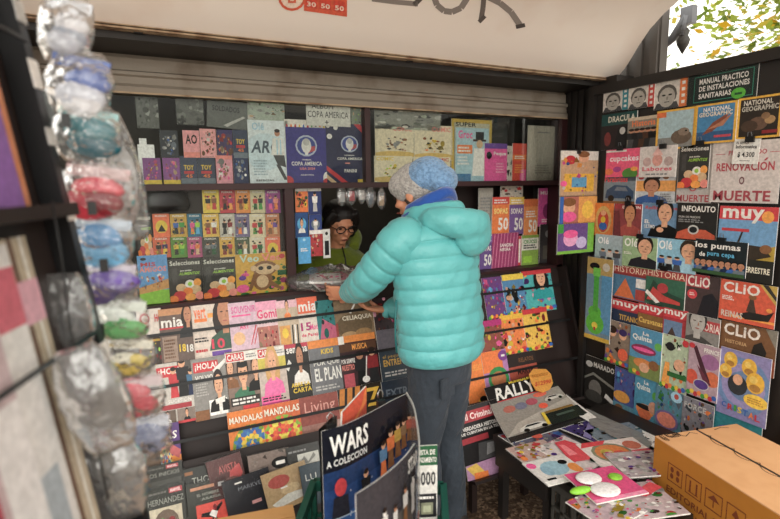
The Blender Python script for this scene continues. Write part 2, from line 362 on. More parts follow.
# roller shutter box
b = MB()
prof = [(-.012, 1.948), (-.03, 1.952), (-.035, 1.972), (-.022, 1.985), (-.02, 2.012), (-.032, 2.018), (-.032, 2.03), (-.015, 2.038), (-.012, 2.085), (0, 2.10), (.03, 2.105)]
for x0, x1 in ((-.45, 2.345),):
    pr = prof+[(.06, 2.10), (.06, 1.948)]; n = len(pr)
    vs = [(x0, y, z) for y, z in pr]+[(x1, y, z) for y, z in pr]
    fs = [(i, (i+1) % n, n+(i+1) % n, n+i) for i in range(n)]+[tuple(range(n-1, -1, -1)), tuple(range(n, 2*n))]
    b.mesh(vs, [f[::-1] for f in fs])
sh = tag(b.build('roller_shutter', M_SHUT), 'beige rolled up metal shutter with rusty rim above the shop window', 'shutter')
b = MB(); b.box((-.4, -.037, 1.945), (2.34, -.031, 1.9515)); b.build('shutter_rim', M_EDGE, sh)
b = MB(); b.box((-.45, -.24, 2.10), (2.40, .1, 2.14)); struct('trim_8', b, M_DARK)
# canopy: a curved sheet raised over the stand
CP = [(-.27, 2.134), (-.31, 2.165), (-.351, 2.205), (-.41, 2.28), (-.474, 2.35), (-.55, 2.405), (-.631, 2.445), (-.75, 2.49), (-.95, 2.54), (-1.2, 2.575), (-1.5, 2.59), (-1.85, 2.59), (-2.5, 2.56)]  # last point stretches the unseen front edge outward to shade the lower racks
CX0, CX1 = -1.1, 2.45
b = MB(); n = len(CP)
inn = [(x, y, z) for y, z in CP for x in (CX0, CX1)]; out_ = [(x, y+(.03 if i < 6 else .015), z+.03) for i, (y, z) in enumerate(CP) for x in (CX0, CX1)]
b.mesh(inn, [(2*i, 2*i+1, 2*i+3, 2*i+2) for i in range(n-1)], smooth=True)
b.mesh(out_, [(2*i+2, 2*i+3, 2*i+1, 2*i) for i in range(n-1)], smooth=True)
for i in range(n-1): b.face([inn[2*i+1], out_[2*i+1], out_[2*i+3], inn[2*i+3]])
b.face([inn[-2], inn[-1], out_[-1], out_[-2]]); b.face([inn[0], out_[0], out_[1], inn[1]])
can = tag(b.build('canopy', M_CANOPY), 'cream curved metal canopy with graffiti over the news stand', 'canopy')
b = MB(); b.box((CX0, -.290, 2.124), (CX1+.005, -.245, 2.134)); b.box((CX0, -.29, 2.130), (CX1+.005, -.268, 2.138)); b.build('canopy_edge', M_EDGE, can)
for i in range(5):
    x = .05+i*.55; bb = MB(); bb.box((x, -.26, 2.12), (x+.03, -.20, 2.15)); bb.build('bracket', M_DARK, can)
def canopy_hit(px, py, d=.0015):
    for i in range(n-1):
        a, c = Vector((0, *CP[i])), Vector((0, *CP[i+1])); nn = (c-a).cross(Vector((1, 0, 0)))
        p = hit(px, py, a, nn)
        t = (p-a).dot(c-a)/(c-a).length_squared
        if -1e-3 <= t <= 1.001: return p+(CAM-p).normalized()*d
    return None
def stroke(mb, pts, wpx, c):
    for i in range(len(pts)-1):
        (x0, y0), (x1, y1) = pts[i], pts[i+1]; L = math.hypot(x1-x0, y1-y0); nx, ny = -(y1-y0)/L*wpx/2, (x1-x0)/L*wpx/2
        q = [canopy_hit(x0+nx, y0+ny), canopy_hit(x1+nx, y1+ny), canopy_hit(x1-nx, y1-ny), canopy_hit(x0-nx, y0-ny)]
        if None not in q: mb.face(q, c)
for pts_, wd_, c_ in (([(372, -1), (395, 2), (418, 4)], 5, '8d8580'), ([(414, 5), (422, -3)], 5, '5a5450'), ([(434, -3), (437, 5), (444, 11), (452, 12), (461, 8), (468, -3)], 6, '8d8580'), ([(484, -3), (483, 8), (481, 20)], 5, '6e6662'), ([(479, 22), (485, 16)], 4, '5a5450'), ([(488, -3), (500, 3), (511, 12), (520, 25)], 6, '8d8580'), ([(516, 27), (525, 25)], 4, '4e4846')):
    b = MB(); stroke(b, pts_, wd_, c_)
    if b.v: b.build('graffiti_stroke', M_MATTE, can)

# sticker with small pictograms on the canopy
def cq(mb, x0, y0, x1, y1, c, sk=.14, d=.003):
    f = lambda x, y: (canopy_hit(x, y+(x-277)*sk, d))
    ps = [f(x0, y1), f(x1, y1), f(x1, y0), f(x0, y0)]
    if None not in ps: mb.face(ps, c)
b = MB()
pts = [canopy_hit(292+14*math.cos(a*math.pi/8), -3+14*math.sin(a*math.pi/8), .003) for a in range(16)]; b.face(pts[::-1], 'e0552f')
pts = [canopy_hit(292+11.5*math.cos(a*math.pi/8), -3+11.5*math.sin(a*math.pi/8), .004) for a in range(16)]; b.face(pts[::-1], 'f2dccc')
cq(b, 288, -4, 296, 3, 'e0552f', 0, .005); cq(b, 290, -2, 294, 1, 'f2dccc', 0, .006)
cq(b, 304, -10, 347, 7, 'e0552f'); 
for i in range(3): cq(b, 305.5+i*14, -8, 317+i*14, 3, 'd8381f', d=.0042)
def ctext(mb, s, x0, y0, x1, y1, c, sk, d):
    vs, fs = text_mesh(s, .04); V = []
    for x, y in vs:
        px = x0+(x1-x0)*x; V.append(canopy_hit(px, y1+(y0-y1)*y+(px-277)*sk, d) or Vector((0, 0, 3)))
    mb.mesh(V, fs, c)
for i, s in enumerate(('\u226530', '\u226450', '+50')):
    ctext(b, s[1:], 307+i*14, -3, 316+i*14, 2, 'f2dccc', .14, .0055)
b.build('sticker', M_PRINT, can)
# outside, past the canopy end: ribbed fascia, scroll bracket with drop finial, tree
b = MB(); b.box((2.505, -.50, 2.0), (2.56, .05, 2.46))
for i in range(6): b.box((2.49, -.49+i*.09, 2.0), (2.506, -.45+i*.09, 2.46))
tag(b.build('ribbed_fascia', mat('fascia_paint', '55504c', .6)), 'grey ribbed metal fascia beyond the canopy end at right', 'fascia')
P6 = Plane((2.62, 0, 0), (0, -1, 0), (0, 0, 1))
bp = [hit(x, y, P6.o, P6.n) for x, y in ((636, 56), (650, 49), (664, 45), (673, 38), (680, 27), (687, 15))]
rt = empty('scroll_bracket', bp[0], 'grey curved ornamental bracket with hanging finial against the leaves', 'bracket')
M_IRON = mat('painted_iron', '6c6e73', .5)
b = MB(); b.tube(bp, [.024, .024, .023, .022, .022, .022], 8); o = b.build('scroll', M_IRON, rt, loc=bp[0])
h1 = hit(689, 16, P6.o, P6.n); b = MB(); b.box(h1-Vector((.02, .03, .04)), h1+Vector((.02, .035, .045))); b.tube([h1+Vector((-.015, .0, 0)), h1+Vector((-.015, .02, -.09))], .012)
b.build('arm_block', M_IRON, rt, loc=bp[0])
h2 = hit(684, 27, P6.o, P6.n); b = MB(); b.tube([h2-Vector((0, 0, k*.022)) for k in range(7)], [.012, .030, .022, .034, .028, .015, .003], 10); b.build('finial', mat('dark_iron', '3a3734', .5), rt, loc=bp[0])
# tree: trunk, branches, leaves
rn = random.Random(5); t0 = Vector((7.2, -1.6, 0)); tr = empty('tree', t0, 'yellow green leafy tree against bright sky beyond the canopy', 'tree')
b = MB(); b.tube([t0, t0+Vector((.1, 0, 1.5)), t0+Vector((0, .1, 3.0)), t0+Vector((-.1, 0, 5.0))], [.16, .13, .10, .05]); b.build('trunk', mat('bark', '4a4038', .9), tr, loc=t0)
for (dx, dy, dz) in ((-1.2, 1.2, 1.4), (-1.5, -.3, 1.3), (-.6, 2.0, .9), (.6, -1, 1.5), (-1.0, .6, .5), (-.8, 2.6, 1.9)):
    b = MB(); s = t0+Vector((0, 0, 2.7)); pts = [s+Vector((dx*k/6, dy*k/6, dz*(k/6)**.8+.06*math.sin(k*2))) for k in range(7)]; b.tube(pts, [.05-.006*k for k in range(7)], 6); b.build('branch', bpy.data.materials['bark'], tr, loc=t0)
b = MB(); LC = ['8a9a2a', '6c8420', 'b0a030', '5c7420', 'c09820', '98a840', '7c8c30']
for k in range(620):
    cc = t0+Vector((rn.uniform(-1.5, .8), rn.uniform(-2.2, 3.4), 2.3+2.6*rn.random()**.75))
    for j in range(22):
        p = cc+Vector((rn.gauss(0, .22), rn.gauss(0, .22), rn.gauss(0, .13))); a = rn.uniform(0, 6.3); s = rn.uniform(.04, .085)
        u = Vector((math.cos(a), math.sin(a), rn.uniform(-.6, .6)))*s; v = u.cross(Vector((rn.uniform(-1, 1), rn.uniform(-1, 1), 1))).normalized()*s*.45
        b.face([p-u, p+v, p+u, p-v], rn.choice(LC))
ml = mat('leaf', vcol=True, rough=.5); t_ = ml.node_tree; bs = t_.nodes['Principled BSDF']; at_ = [q for q in t_.nodes if q.type == 'ATTRIBUTE'][0]
td = t_.nodes.new('ShaderNodeBsdfTranslucent'); mx = t_.nodes.new('ShaderNodeMixShader'); mx.inputs[0].default_value = .35; t_.links.new(at_.outputs['Color'], td.inputs[0])
t_.links.new(bs.outputs[0], mx.inputs[1]); t_.links.new(td.outputs[0], mx.inputs[2]); t_.links.new(mx.outputs[0], t_.nodes['Material Output'].inputs[0])
b.build('foliage', ml, tr, loc=t0)
# right display panel
pr = empty('display_panel', (2.25, -.33, .30), 'tall dark magazine display board forming the right side of the stand', 'display panel')
b = MB(); b.box((2.249, -1.36, .36), (2.275, -.335, 2.03)); b.build('back_board', M_DARK, pr, loc=(2.25, -.33, .30))
for nme, q in (('top_rail', ((2.225, -1.40, 2.03), (2.295, -.30, 2.075))), ('bottom_rail', ((2.20, -1.40, .30), (2.295, -.30, .345))), ('side_rail', ((2.225, -1.40, .345), (2.29, -1.362, 2.03))), ('side_rail', ((2.225, -.335, .345), (2.29, -.30, 2.03)))):
    b = MB(); b.box(*q); b.build(nme, M_DARK, pr, loc=(2.25, -.33, .30))
for y in (-.32, -1.38): b = MB(); b.box((2.235, y-.018, 0), (2.275, y+.018, .30)); b.build('leg', M_DARK, pr, loc=(2.25, -.33, .30))
# lower magazine rack under the window
rk = empty('magazine_rack', (0, -.1, 0), 'dark brown tilted magazine rack under the shop window', 'rack')
RO = (0, -.1, 0)
def pbox(pl, a, b_, d0, d1):   # box in plane coordinates
    mb = MB(); M = pl.mat(0, 0, 0); mb.box((a[0], a[1], d0), (b_[0], b_[1], d1), M=M); return mb
vtop = .64
pbox(PL, (-.40, -.12), (2.30, vtop), -.02, -.001).build('back_board', M_RACK, rk, loc=RO)
for px, py, d in ((155, 335.5, .0145), (265, 370, .031), (230, 431, .0475)):
    v = PL.uv(px, py, d)[1]; pbox(PL, (-.40, v-.0065), (2.30, v+.0065), d, d+.003).build('holding_bar', M_BLACK, rk, loc=RO)
for sx in (-.42, 2.30): pbox(PL, (sx, -.12), (sx+.02, vtop), -.02, .06).build('side_panel', M_RACK, rk, loc=RO)
pbox(PL, (-.40, -.135), (2.30, -.12), -.02, .09).build('ledge', M_RACK, rk, loc=RO)
for sx in (-.35, .9, 2.2): b = MB(); b.box((sx, -.20, 0), (sx+.04, -.16, .5)); b.build('leg', M_RACK, rk, loc=RO)
# lowest sloped shelf on the left
lo = empty('sloped_shelf', (.1, -.4, 0), 'dark sloped lower shelf holding the black boxed books', 'shelf')
pbox(PB, (-.40, -.17), (.70, .40), -.02, -.001).build('board', M_RACK, lo, loc=(.1, -.4, 0))
pbox(PB, (-.40, -.185), (.70, -.17), -.02, .05).build('ledge', M_RACK, lo, loc=(.1, -.4, 0))
for sx in (-.38, .64): b = MB(); b.box((sx, -.56, 0), (sx+.03, -.53, .03)); b.box((sx, -.42, 0), (sx+.03, -.39, .27)); b.build('leg', M_RACK, lo, loc=(.1, -.4, 0))
# ledge on the right where the open magazine leans
# low table of children's magazines on crates
def crate(name, x0, x1, y0, y1, z0, z1, mt, label, cat='crate', rz=0, nv=6, nh=3, parts=True):
    c0 = Vector(((x0+x1)/2, (y0+y1)/2, z0)); r = empty(name, c0, label, cat); hx, hy, H = (x1-x0)/2, (y1-y0)/2, z1-z0; T = .012
    def side(L):
        mb = MB(); mb.box((-L, -T/2, 0), (L, T/2, .03)); mb.box((-L, -T/2-.004, H-.035), (L, T/2+.004, H))
        for k in range(1, nh): z = .03+(H-.065)*k/nh; mb.box((-L, -T/2, z-.006), (L, T/2, z+.006))
        for k in range(nv+1): x = -L+2*L*k/nv; mb.box((max(-L, x-.008), -T/2, .03), (min(L, x+.008), T/2, H-.035))
        return mb
    for L, M in ((hx, Matrix.Translation((0, -hy, 0))), (hx, Matrix.Translation((0, hy, 0))), (hy, Matrix.Translation((-hx, 0, 0)) @ Matrix.Rotation(math.pi/2, 4, 'Z')), (hy, Matrix.Translation((hx, 0, 0)) @ Matrix.Rotation(math.pi/2, 4, 'Z'))):
        s = side(L).build('side_wall', mt, r); s.matrix_local = M
    mb = MB(); mb.box((-hx, -hy, 0), (hx, hy, .012)); mb.build('base', mt, r)
    r.rotation_euler.z = rz; return r
crate('plastic_crate', 1.45, 1.69, -1.33, -.93, 0, .385, M_CRATE, 'grey slatted plastic crate holding up the near end of the low table', nv=7, nh=4)
tb = empty('low_table', (1.8, -.9, 0), 'low black table covered with colourful children magazines', 'table')
b = MB(); b.box((1.43, -1.13, .388), (2.19, -.56, .417)); b.box((1.43, -1.36, .388), (1.69, -1.13, .417)); b.build('table_top', M_DARK, tb, loc=(1.8, -.9, 0))
b = MB(); b.box((1.44, -.90, .27), (1.455, -.57, .388)); b.build('apron', M_DARK, tb, loc=(1.8, -.9, 0))
for x, y in ((1.46, -.585), (2.14, -.585), (1.46, -.88), (2.14, -.88)): b = MB(); b.box((x, y-.02, 0), (x+.035, y+.015, .388)); b.build('leg', M_DARK, tb, loc=(1.8, -.9, 0))
# cardboard carton, front right
ax = Vector((-.13, -.48, 0)).normalized(); bx_ = Vector((-ax.y, ax.x, 0)) 
A = Vector((1.752, -1.15, 0)); bx_ = Vector((.978, -.212, 0)).normalized(); ax = Vector((-.212, -.978, 0)).normalized()
LA, LB, HB = .62, .39, .60
def cbox(mb, a0, a1, b0, b1, z0, z1, c):
    M = Matrix((bx_, -ax, Vector((0, 0, 1)))).transposed().to_4x4(); M.translation = A
    mb.box((b0, -a1, z0), (b1, -a0, z1), c, M)
ct = empty('cardboard_carton', A+ax*.3+bx_*.2, 'large closed brown cardboard carton with printed handling marks, front right', 'carton'); CO = ct.location.copy()
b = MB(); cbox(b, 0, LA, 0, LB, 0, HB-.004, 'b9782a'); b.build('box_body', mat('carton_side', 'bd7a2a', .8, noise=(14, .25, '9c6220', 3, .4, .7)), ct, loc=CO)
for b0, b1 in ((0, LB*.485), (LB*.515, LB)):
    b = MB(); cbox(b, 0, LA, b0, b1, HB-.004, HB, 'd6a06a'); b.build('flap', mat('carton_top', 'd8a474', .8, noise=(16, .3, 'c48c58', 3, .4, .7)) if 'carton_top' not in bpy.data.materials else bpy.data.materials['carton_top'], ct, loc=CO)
b = MB(); cbox(b, 0, LA, LB*.485, LB*.515, HB-.004, HB-.001, 'k'); b.build('seam', M_BLACK, ct, loc=CO)
b = MB()   # printed marks on the long side and hand drawn loops on the top
def cpt(a, z, d=.0015): return A+ax*a-bx_*d+Vector((0, 0, z))
for i in range(4):
    a0 = .075+i*.085; z0 = .535
    for q in ((0, .07, 0, .004), (0, .07, .066, .07), (0, .003, 0, .07), (.067, .07, 0, .07)):
        b.face([cpt(a0+q[1], z0-.07+q[2]), cpt(a0+q[0], z0-.07+q[2]), cpt(a0+q[0], z0-.07+q[3]), cpt(a0+q[1], z0-.07+q[3])][::-1], '7a3a1c')
def cart(poly, i):
    a0 = .075+i*.085; b.face([cpt(a0+x*.07, .465+y*.07) for x, y in poly], '7a3a1c')
for i in (0,): [cart(ell(x, y, .12, .16, 8), 0) for x, y in ((.3, .35), (.7, .35), (.3, .7), (.7, .7))]
cart([(.25, .2), (.35, .2), (.35, .8), (.25, .8)], 1); cart([(.65, .2), (.75, .2), (.75, .8), (.65, .8)], 1); cart([(.2, .15), (.8, .15), (.8, .2), (.2, .2)], 1)
cart([(.15, .55), (.5, .85), (.85, .55)], 2); cart([(.47, .2), (.53, .2), (.53, .6), (.47, .6)], 2)
cart([(.3, .5), (.5, .85), (.7, .5), (.55, .45), (.45, .45)], 3); cart([(.47, .2), (.53, .2), (.53, .5), (.47, .5)], 3); cart([(.35, .15), (.65, .15), (.65, .2), (.35, .2)], 3)
def ctx(s, a0, a1, z0, z1):
    vs, fs = text_mesh(s, .02); b.mesh([cpt(a0+(a1-a0)*x, z0+(z1-z0)*y) for x, y in vs], fs, '7a3a1c')
ctx('EDITORIAL SALVAT', .075, .42, .42, .445); ctx('BOOK NO: 07871', .075, .36, .375, .40); ctx('QTY', .075, .13, .33, .355); ctx('G.W', .075, .13, .285, .31); ctx('N.W', .075, .13, .24, .265); ctx('MEAS', .075, .15, .195, .22)
def loops(bc, a0, a1, amp, ph):
    N_ = 60; pts = []
    for k in range(N_+1):
        t = k/N_; pts.append(A+ax*(a0+(a1-a0)*t+.012*math.sin(t*22+ph+1.6))+bx_*(bc+amp*math.sin(t*22+ph))+Vector((0, 0, HB+.0012)))
    for k in range(N_):
        d = (pts[k+1]-pts[k]); d = Vector((-d.y, d.x, 0)).normalized()*.0014; b.face([pts[k]-d, pts[k+1]-d, pts[k+1]+d, pts[k]+d], '2a1c10')
b.build('printed_marks', M_MATTE, ct, loc=CO); b = MB()
loops(.07, .0, .02, .03, 0); loops(.19, .04, .40, .016, .6); loops(.02, .01, .04, .008, 1)
for (b0, a0, b1, a1) in ((.05, .03, .09, .01), (.09, .01, .11, .035), (.11, .035, .15, .012), (.15, .012, .17, .03), (.26, .02, .30, .01), (.30, .01, .33, .02)):
    p, q = [A+bx_*bb_+ax*aa_+Vector((0, 0, HB+.0012)) for bb_, aa_ in ((b0, a0), (b1, a1))]; d = q-p; d = Vector((-d.y, d.x, 0)).normalized()*.0014; b.face([p-d, q-d, q+d, p+d], '2a1c10')
b.build('drawn_loops', M_MATTE, ct, loc=CO)
# ---------------- magazines, packs and books ----------------
G_TOP = 'covers standing in the upper window'; G_PACK = 'small sticker packs in the upper window'; G_TOY = 'small figure packs behind the lower pane'
G_R1 = 'magazines on the rack under the window'; G_BOX = 'boxed comic books on the sloped shelf'; G_RP = 'magazines on the right display panel'
G_NK = 'books and magazines right of the customer'; G_TB = 'children magazines on the low table'
ZT, ZL = 1.589, 1.079
def top(x0, x1, yt, yb, lay, name, label, cat, base, D, **k): k.setdefault('zb', ZT); k.setdefault('group', G_TOP); return item(PW, x0, x1, yt, yb, lay, name, label, cat, base, D, **k)
# upper window, small packs
def pk(seed, head, pal, n=9): return [('R', 0, .86, 1, 1, head)]+busy(seed, pal, n, .1, .15, .9, .8, .2)
toyp = [('R', 0, 0, 1, .2, 'z'), ('T', 'TOY', .2, .5, .8, .68, 'y', .05), ('R', .2, .36, .8, .46, 'r'), ('T', '45', .3, .22, .7, .34, 'o')]
top(143, 161, 158, 182, 0, 'sticker_pack', 'leftmost purple and yellow sticker pack in the lower row of packs, upper window', 'sticker pack', '8a4a90', [('R', 0, 0, 1, .16, 'y')]+busy(1, ['p', 'o', 'm', 'd'], 9, .2, .2, .8, .9), group=G_PACK)
top(163, 180, 158, 182, 0, 'sticker_pack', 'second purple and yellow sticker pack from the left in the lower row', 'sticker pack', '8f5096', [('R', 0, 0, 1, .16, 'y')]+busy(2, ['p', 'i', 'n', 'd'], 9, .2, .2, .8, .9), group=G_PACK)
top(180.5, 197, 156, 181.5, 0, 'sticker_pack', 'left of the two dark packs with orange letters in the lower pack row', 'sticker pack', '3c4660', toyp, group=G_PACK)
top(197.5, 215, 156, 181.5, 0, 'sticker_pack', 'right of the two dark packs with orange letters in the lower pack row', 'sticker pack', '3a4258', toyp, group=G_PACK)
top(216, 232.5, 155.5, 181, 0, 'sticker_pack', 'pink sticker pack with brown drawing, lower pack row', 'sticker pack', 'e89aa8', pk(4, 'i', ['S', 'n', 'w', 'p']), group=G_PACK)
top(233.5, 248, 155.5, 181, 0, 'sticker_pack', 'navy sticker pack with white figure beside the footballer cover', 'sticker pack', '26305a', busy(5, ['w', 'z', 'b', 'l'], 9, .2, .2, .8, .8, .18), group=G_PACK)
Z2 = ZT+.112
top(160, 178, 130.5, 156, 0, 'sticker_pack', 'dark pack with white and blue figure, leftmost of the upper pack row', 'sticker pack', '30343c', busy(6, ['w', 'z', 'b', 'l', 'g'], 10, .2, .1, .8, .8, .2), group=G_PACK, zb=Z2)
top(183, 199.5, 130.5, 155, 0, 'sticker_pack', 'pink pack with black letters AO in the upper pack row', 'sticker pack', 'f2a0a4', [('T', 'AO', .15, .5, .85, .85, 'k', .04), ('R', 0, 0, 1, .2, 'i')], group=G_PACK, zb=Z2)
top(200, 216, 129, 155, 0, 'sticker_pack', 'pink patterned pack with brown curls in the upper pack row', 'sticker pack', 'f4a8a8', busy(8, ['S', 'w', 'r', 'n'], 12, .1, .1, .9, .9, .14), group=G_PACK, zb=Z2)
top(217, 232.5, 130, 155, 0, 'sticker_pack', 'violet pack with orange figure in the upper pack row', 'sticker pack', '4a3a66', pk(9, 'V', ['o', 'n', 'r', 'd']), group=G_PACK, zb=Z2)
top(233, 247.5, 130, 155.5, 0, 'sticker_pack', 'dark pack with orange letters in the upper pack row', 'sticker pack', '34405c', toyp, group=G_PACK, zb=Z2)
b = MB(); q0 = PW.uv(147, 160, 0)[0]; bx0 = PW.at(q0, ZT, -.03)
b.box((-.032, 0, 0), (.032, .012, .165)); b.box((-.024, .001, .165), (.004, .011, .19)); tag(b.build('foam_piece', M_PRINT, M=Matrix.Translation((q0, .05, ZT))), 'white cut foam piece standing behind the leftmost packs', 'foam piece')
# upper window, covers
player = [('E', .72, .8, .07, .05, 'S'), ('E', .72, .84, .07, .03, 'h'), ('Q', [(.55, .45), (.6, .72), (.85, .72), (.9, .45)], 'w'), ('Q', [(.6, .45), (.88, .45), (.92, .25), (.7, .3)], 'G'), ('Q', [(.66, .3), (.76, .3), (.95, .05), (.86, .05)], 'G'), ('R', .69, .46, .72, .7, 'C'), ('R', .78, .46, .81, .7, 'C')]
top(248.5, 288.5, 120.5, 182.5, 1, 'magazine', 'white football magazine cover with a standing player and big grey letters', 'magazine', 'e3ecf0', [('E', .4, .5, .5, .3, 'd2e4ec'), ('T', 'Ol\u00e9', .1, .84, .4, .96, 'a8d0e4', .05), ('T', 'ARG', .05, .48, .75, .68, '4a5a68', .05, .05)]+player+lines(.1, .12, .45, .38, 6, 'a9bcc6')+[('T', 'ESPECIAL', .15, .03, .6, .06, 'G')])
cup = lambda cx, cy, r: [('E', cx, cy, r, r*.72, 'b9c2d6'), ('E', cx, cy, r*.85, r*.6, '3a4a9a'), ('Q', [(cx, cy-r*.55), (cx+r*.8, cy-r*.3), (cx+r*.8, cy), (cx, cy-r*.1)], 'c64a50'), ('E', cx, cy, r*.45, r*.5, 'w'), ('E', cx, cy+r*.25, r*.3, r*.25, 'l'), ('R', cx-r*.15, cy-r*.6, cx+r*.15, cy-r*.2, 'w')]
top(286, 326, 127.5, 182, 2, 'album', 'purple sticker album with round emblem and white COPA AMERICA lettering', 'sticker album', '352e86', cup(.5, .67, .27)+[('T', 'CONMEBOL', .38, .405, .62, .43, 'w'), ('T', 'COPA AMERICA', .12, .31, .88, .385, 'w', .06), ('T', 'USA 2024', .32, .235, .7, .28, 'i', .04), ('T', 'ALBUM OFICIAL', .33, .13, .67, .155, 'w'), ('E', .0, .03, .16, .1, 'r'), ('E', 1, .08, .1, .12, 'w'), ('E', 1, .02, .1, .06, 'r')])
top(284, 325, 120, 130, 1, 'sticker_strip', 'narrow white strip of small round stickers above the purple album', 'sticker strip', 'ece6dc', [('E', .06+.1*i, .5, .03, .3, c) for i, c in enumerate('rorybregoy')]+[('R', .65, .3, .9, .7, 'l')], zb=1.78)
top(325, 368.5, 124, 182, 1, 'album', 'dark navy sticker album with red stripes, stars and round emblem', 'sticker album', '26284e', [('Q', [(.65, 1), (.8, 1), (1, .82), (1, .74)], 'r'), ('Q', [(.85, 1), (.95, 1), (1, .93), (1, .89)], 'd'), ('Q', [(0, .3), (0, .22), (.35, 0), (.5, 0)], 'r'), ('Q', [(0, .16), (0, .08), (.12, 0), (.24, 0)], 'd'), ('E', .1, .78, .06, .045, 'w'), ('E', .24, .93, .05, .04, 'w'), ('E', .07, .95, .04, .03, 'w')]+cup(.55, .66, .2)+[('T', 'CONMEBOL', .42, .455, .66, .475, 'w'), ('T', 'COPA AMERICA', .26, .385, .84, .43, 'w', .06), ('R', .44, .32, .55, .34, 'i'), ('T', 'PANINI', .42, .17, .7, .23, 'w', .05), ('R', .72, 0, .97, .05, 'y')])
top(306, 350, 102, 122, 3, 'handwritten_sign', 'white handwritten card reading ALBUM COPA AMERICA above the albums', 'sign', 'dcdad2', [('T', 'ALBUM', .12, .7, .6, .92, 'K', .0), ('T', 'COPA AMERICA', .03, .34, .95, .6, 'K', .0), ('R', .44, .08, .46, .24, 'K'), ('R', .41, .14, .49, .17, 'K')], zb=1.855)
top(206, 246, 101, 129, 0, 'plastic_bag_pack', 'grey plastic bag pack lettered SOLDADOS hanging above the small packs', 'bag', '6b6e6a', [('T', 'SOLDADOS', .12, .6, .8, .8, 'K', .05), ('Q', [(.4, .1), (.9, .5), (.95, .45), (.5, .05)], 'l')], zb=1.83, mt=M_GLOSS, rot=-4)
top(247, 284, 97, 119, 0, 'bagged_toy', 'clear bag with pale green figures hung above the footballer cover', 'toy bag', 'b8c4b4', [('R', 0, .75, 1, 1, '5fb48c')]+busy(12, ['w', 'd', '9fc8a8', 'l'], 12), zb=1.862, wrap=True, mt=M_GLOSS)
top(351, 366, 98, 121, 0, 'bagged_toy', 'clear bag with yellow green toys at the top right of the left pane', 'toy bag', '8f9a86', busy(13, ['f', 'd', 'z', 'l'], 12), zb=1.862, wrap=True, mt=M_GLOSS)
for i, (x0, x1, y0, zb_, l) in enumerate(((176, 203, 97, 1.84, 'crumpled empty clear bag hanging left of the SOLDADOS bag'), (136, 158, 97, 1.82, 'pale grey clear bag hanging at the left end of the upper pane'))):
    top(x0, x1, y0, 120, 0, 'hanging_bag', l, 'bag', '70726c', busy(20+i, ['8f918a', '565852', 'a4a69e'], 12, s=.2), zb=zb_, mt=M_GLOSS, wrap=True)
for i, (x0, x1, zb_, yt, lay, l, hd) in enumerate(((375, 413.5, ZT+.12, 125, 0, 'cream comic book with a brown animal, upper left of the four comics', 'i'), (414, 452, ZT+.11, 125.5, 0, 'cream comic book with yellow birds, upper right of the four comics', 'i'), (374, 412, ZT, 156, 1, 'cream comic book behind the beanie, lower left of the four comics', 'y'), (413, 450, ZT, 157, 1, 'cream comic book behind the beanie, lower right of the four comics', 'r'))):
    top(x0, x1, yt, 181, lay, 'comic_book', l, 'comic book', 'e6d8b8', [('T', 'COMIC', .45 if i != 2 else .05, .82, .95 if i != 2 else .5, .96, hd, .06), ('E', .5, .1, .6, .12, 'dcb860')]+busy(30+i, [['n', 'S', 'g'], ['y', 'K', 'o'], ['f', 'y', 'K'], ['d', 'o', 'K']][i], 9, .25, .2, .8, .65, .1), zb=zb_)
top(374, 440, 99, 124, 0, 'bagged_toy', 'row of pale clear bags hanging above the comics', 'toy bag', '9a9a8e', busy(36, ['c8c8bc', '6e7068', 'b8c0a8', 'd4d0c0'], 16, s=.16), zb=1.855, wrap=True, mt=M_GLOSS)
top(451, 491, 119.5, 182, 0, 'bagged_magazine', 'yellow edged activity magazine in a clear bag behind the blue cover', 'magazine', 'd8b43a', [('R', .06, .02, .94, .94, 'c8c4a8'), ('T', 'SUPER', .1, .88, .6, .95, 'K', .05)], wrap=True)
top(455, 488, 128, 181, 2, 'magazine', 'pale blue magazine with a figure in top hat and orange label', 'magazine', 'a9cbd6', [('T', 'Groc', .08, .8, .5, .95, 'p', .06), ('R', .6, .78, .85, .93, 'K'), ('R', .52, .75, .92, .79, 'K'), ('E', .72, .7, .1, .08, 'd'), ('Q', [(.5, .1), (.55, .62), (.9, .62), (1, .1)], 'w'), ('R', .05, .52, .5, .68, 'o')]+lines(.08, .54, .45, .66, 2, 'w')+lines(.05, .3, .4, .48, 3, 'w')+[('R', 0, 0, .45, .14, '3a7aa8')])
top(484, 506.5, 143.5, 181, 3, 'magazine', 'bright pink booklet with a small black silhouette', 'booklet', 'e8529c', [('R', 0, .86, 1, 1, 'v'), ('E', .2, .68, .12, .1, 'k'), ('T', 'Peque', .4, .66, .95, .78, 'w', .04)]+lines(.5, .2, .9, .5, 4, 'P'))
top(504, 516, 146, 181, 1, 'magazine', 'black and white booklet between the pink and the orange ones', 'booklet', 'cfcabc', busy(41, ['K', 'k', 'w', 'g'], 9, s=.2))
top(512, 525.8, 143.5, 181, 2, 'magazine', 'orange red booklet left of the pale page', 'booklet', 'e2452c', [('R', 0, .55, 1, .7, 'o'), ('R', .55, 0, 1, .3, 'p')]+lines(.15, .58, .85, .68, 2, 'w')+lines(.15, .2, .8, .45, 4, 'O'))
top(527, 557, 126, 181, 1, 'notice_page', 'pale paper notice page at the right end of the upper window', 'notice', 'd8cdbc', lines(.25, .12, .8, .3, 4, 'a89e90')+lines(.3, .86, .7, .9, 1, 'g'))
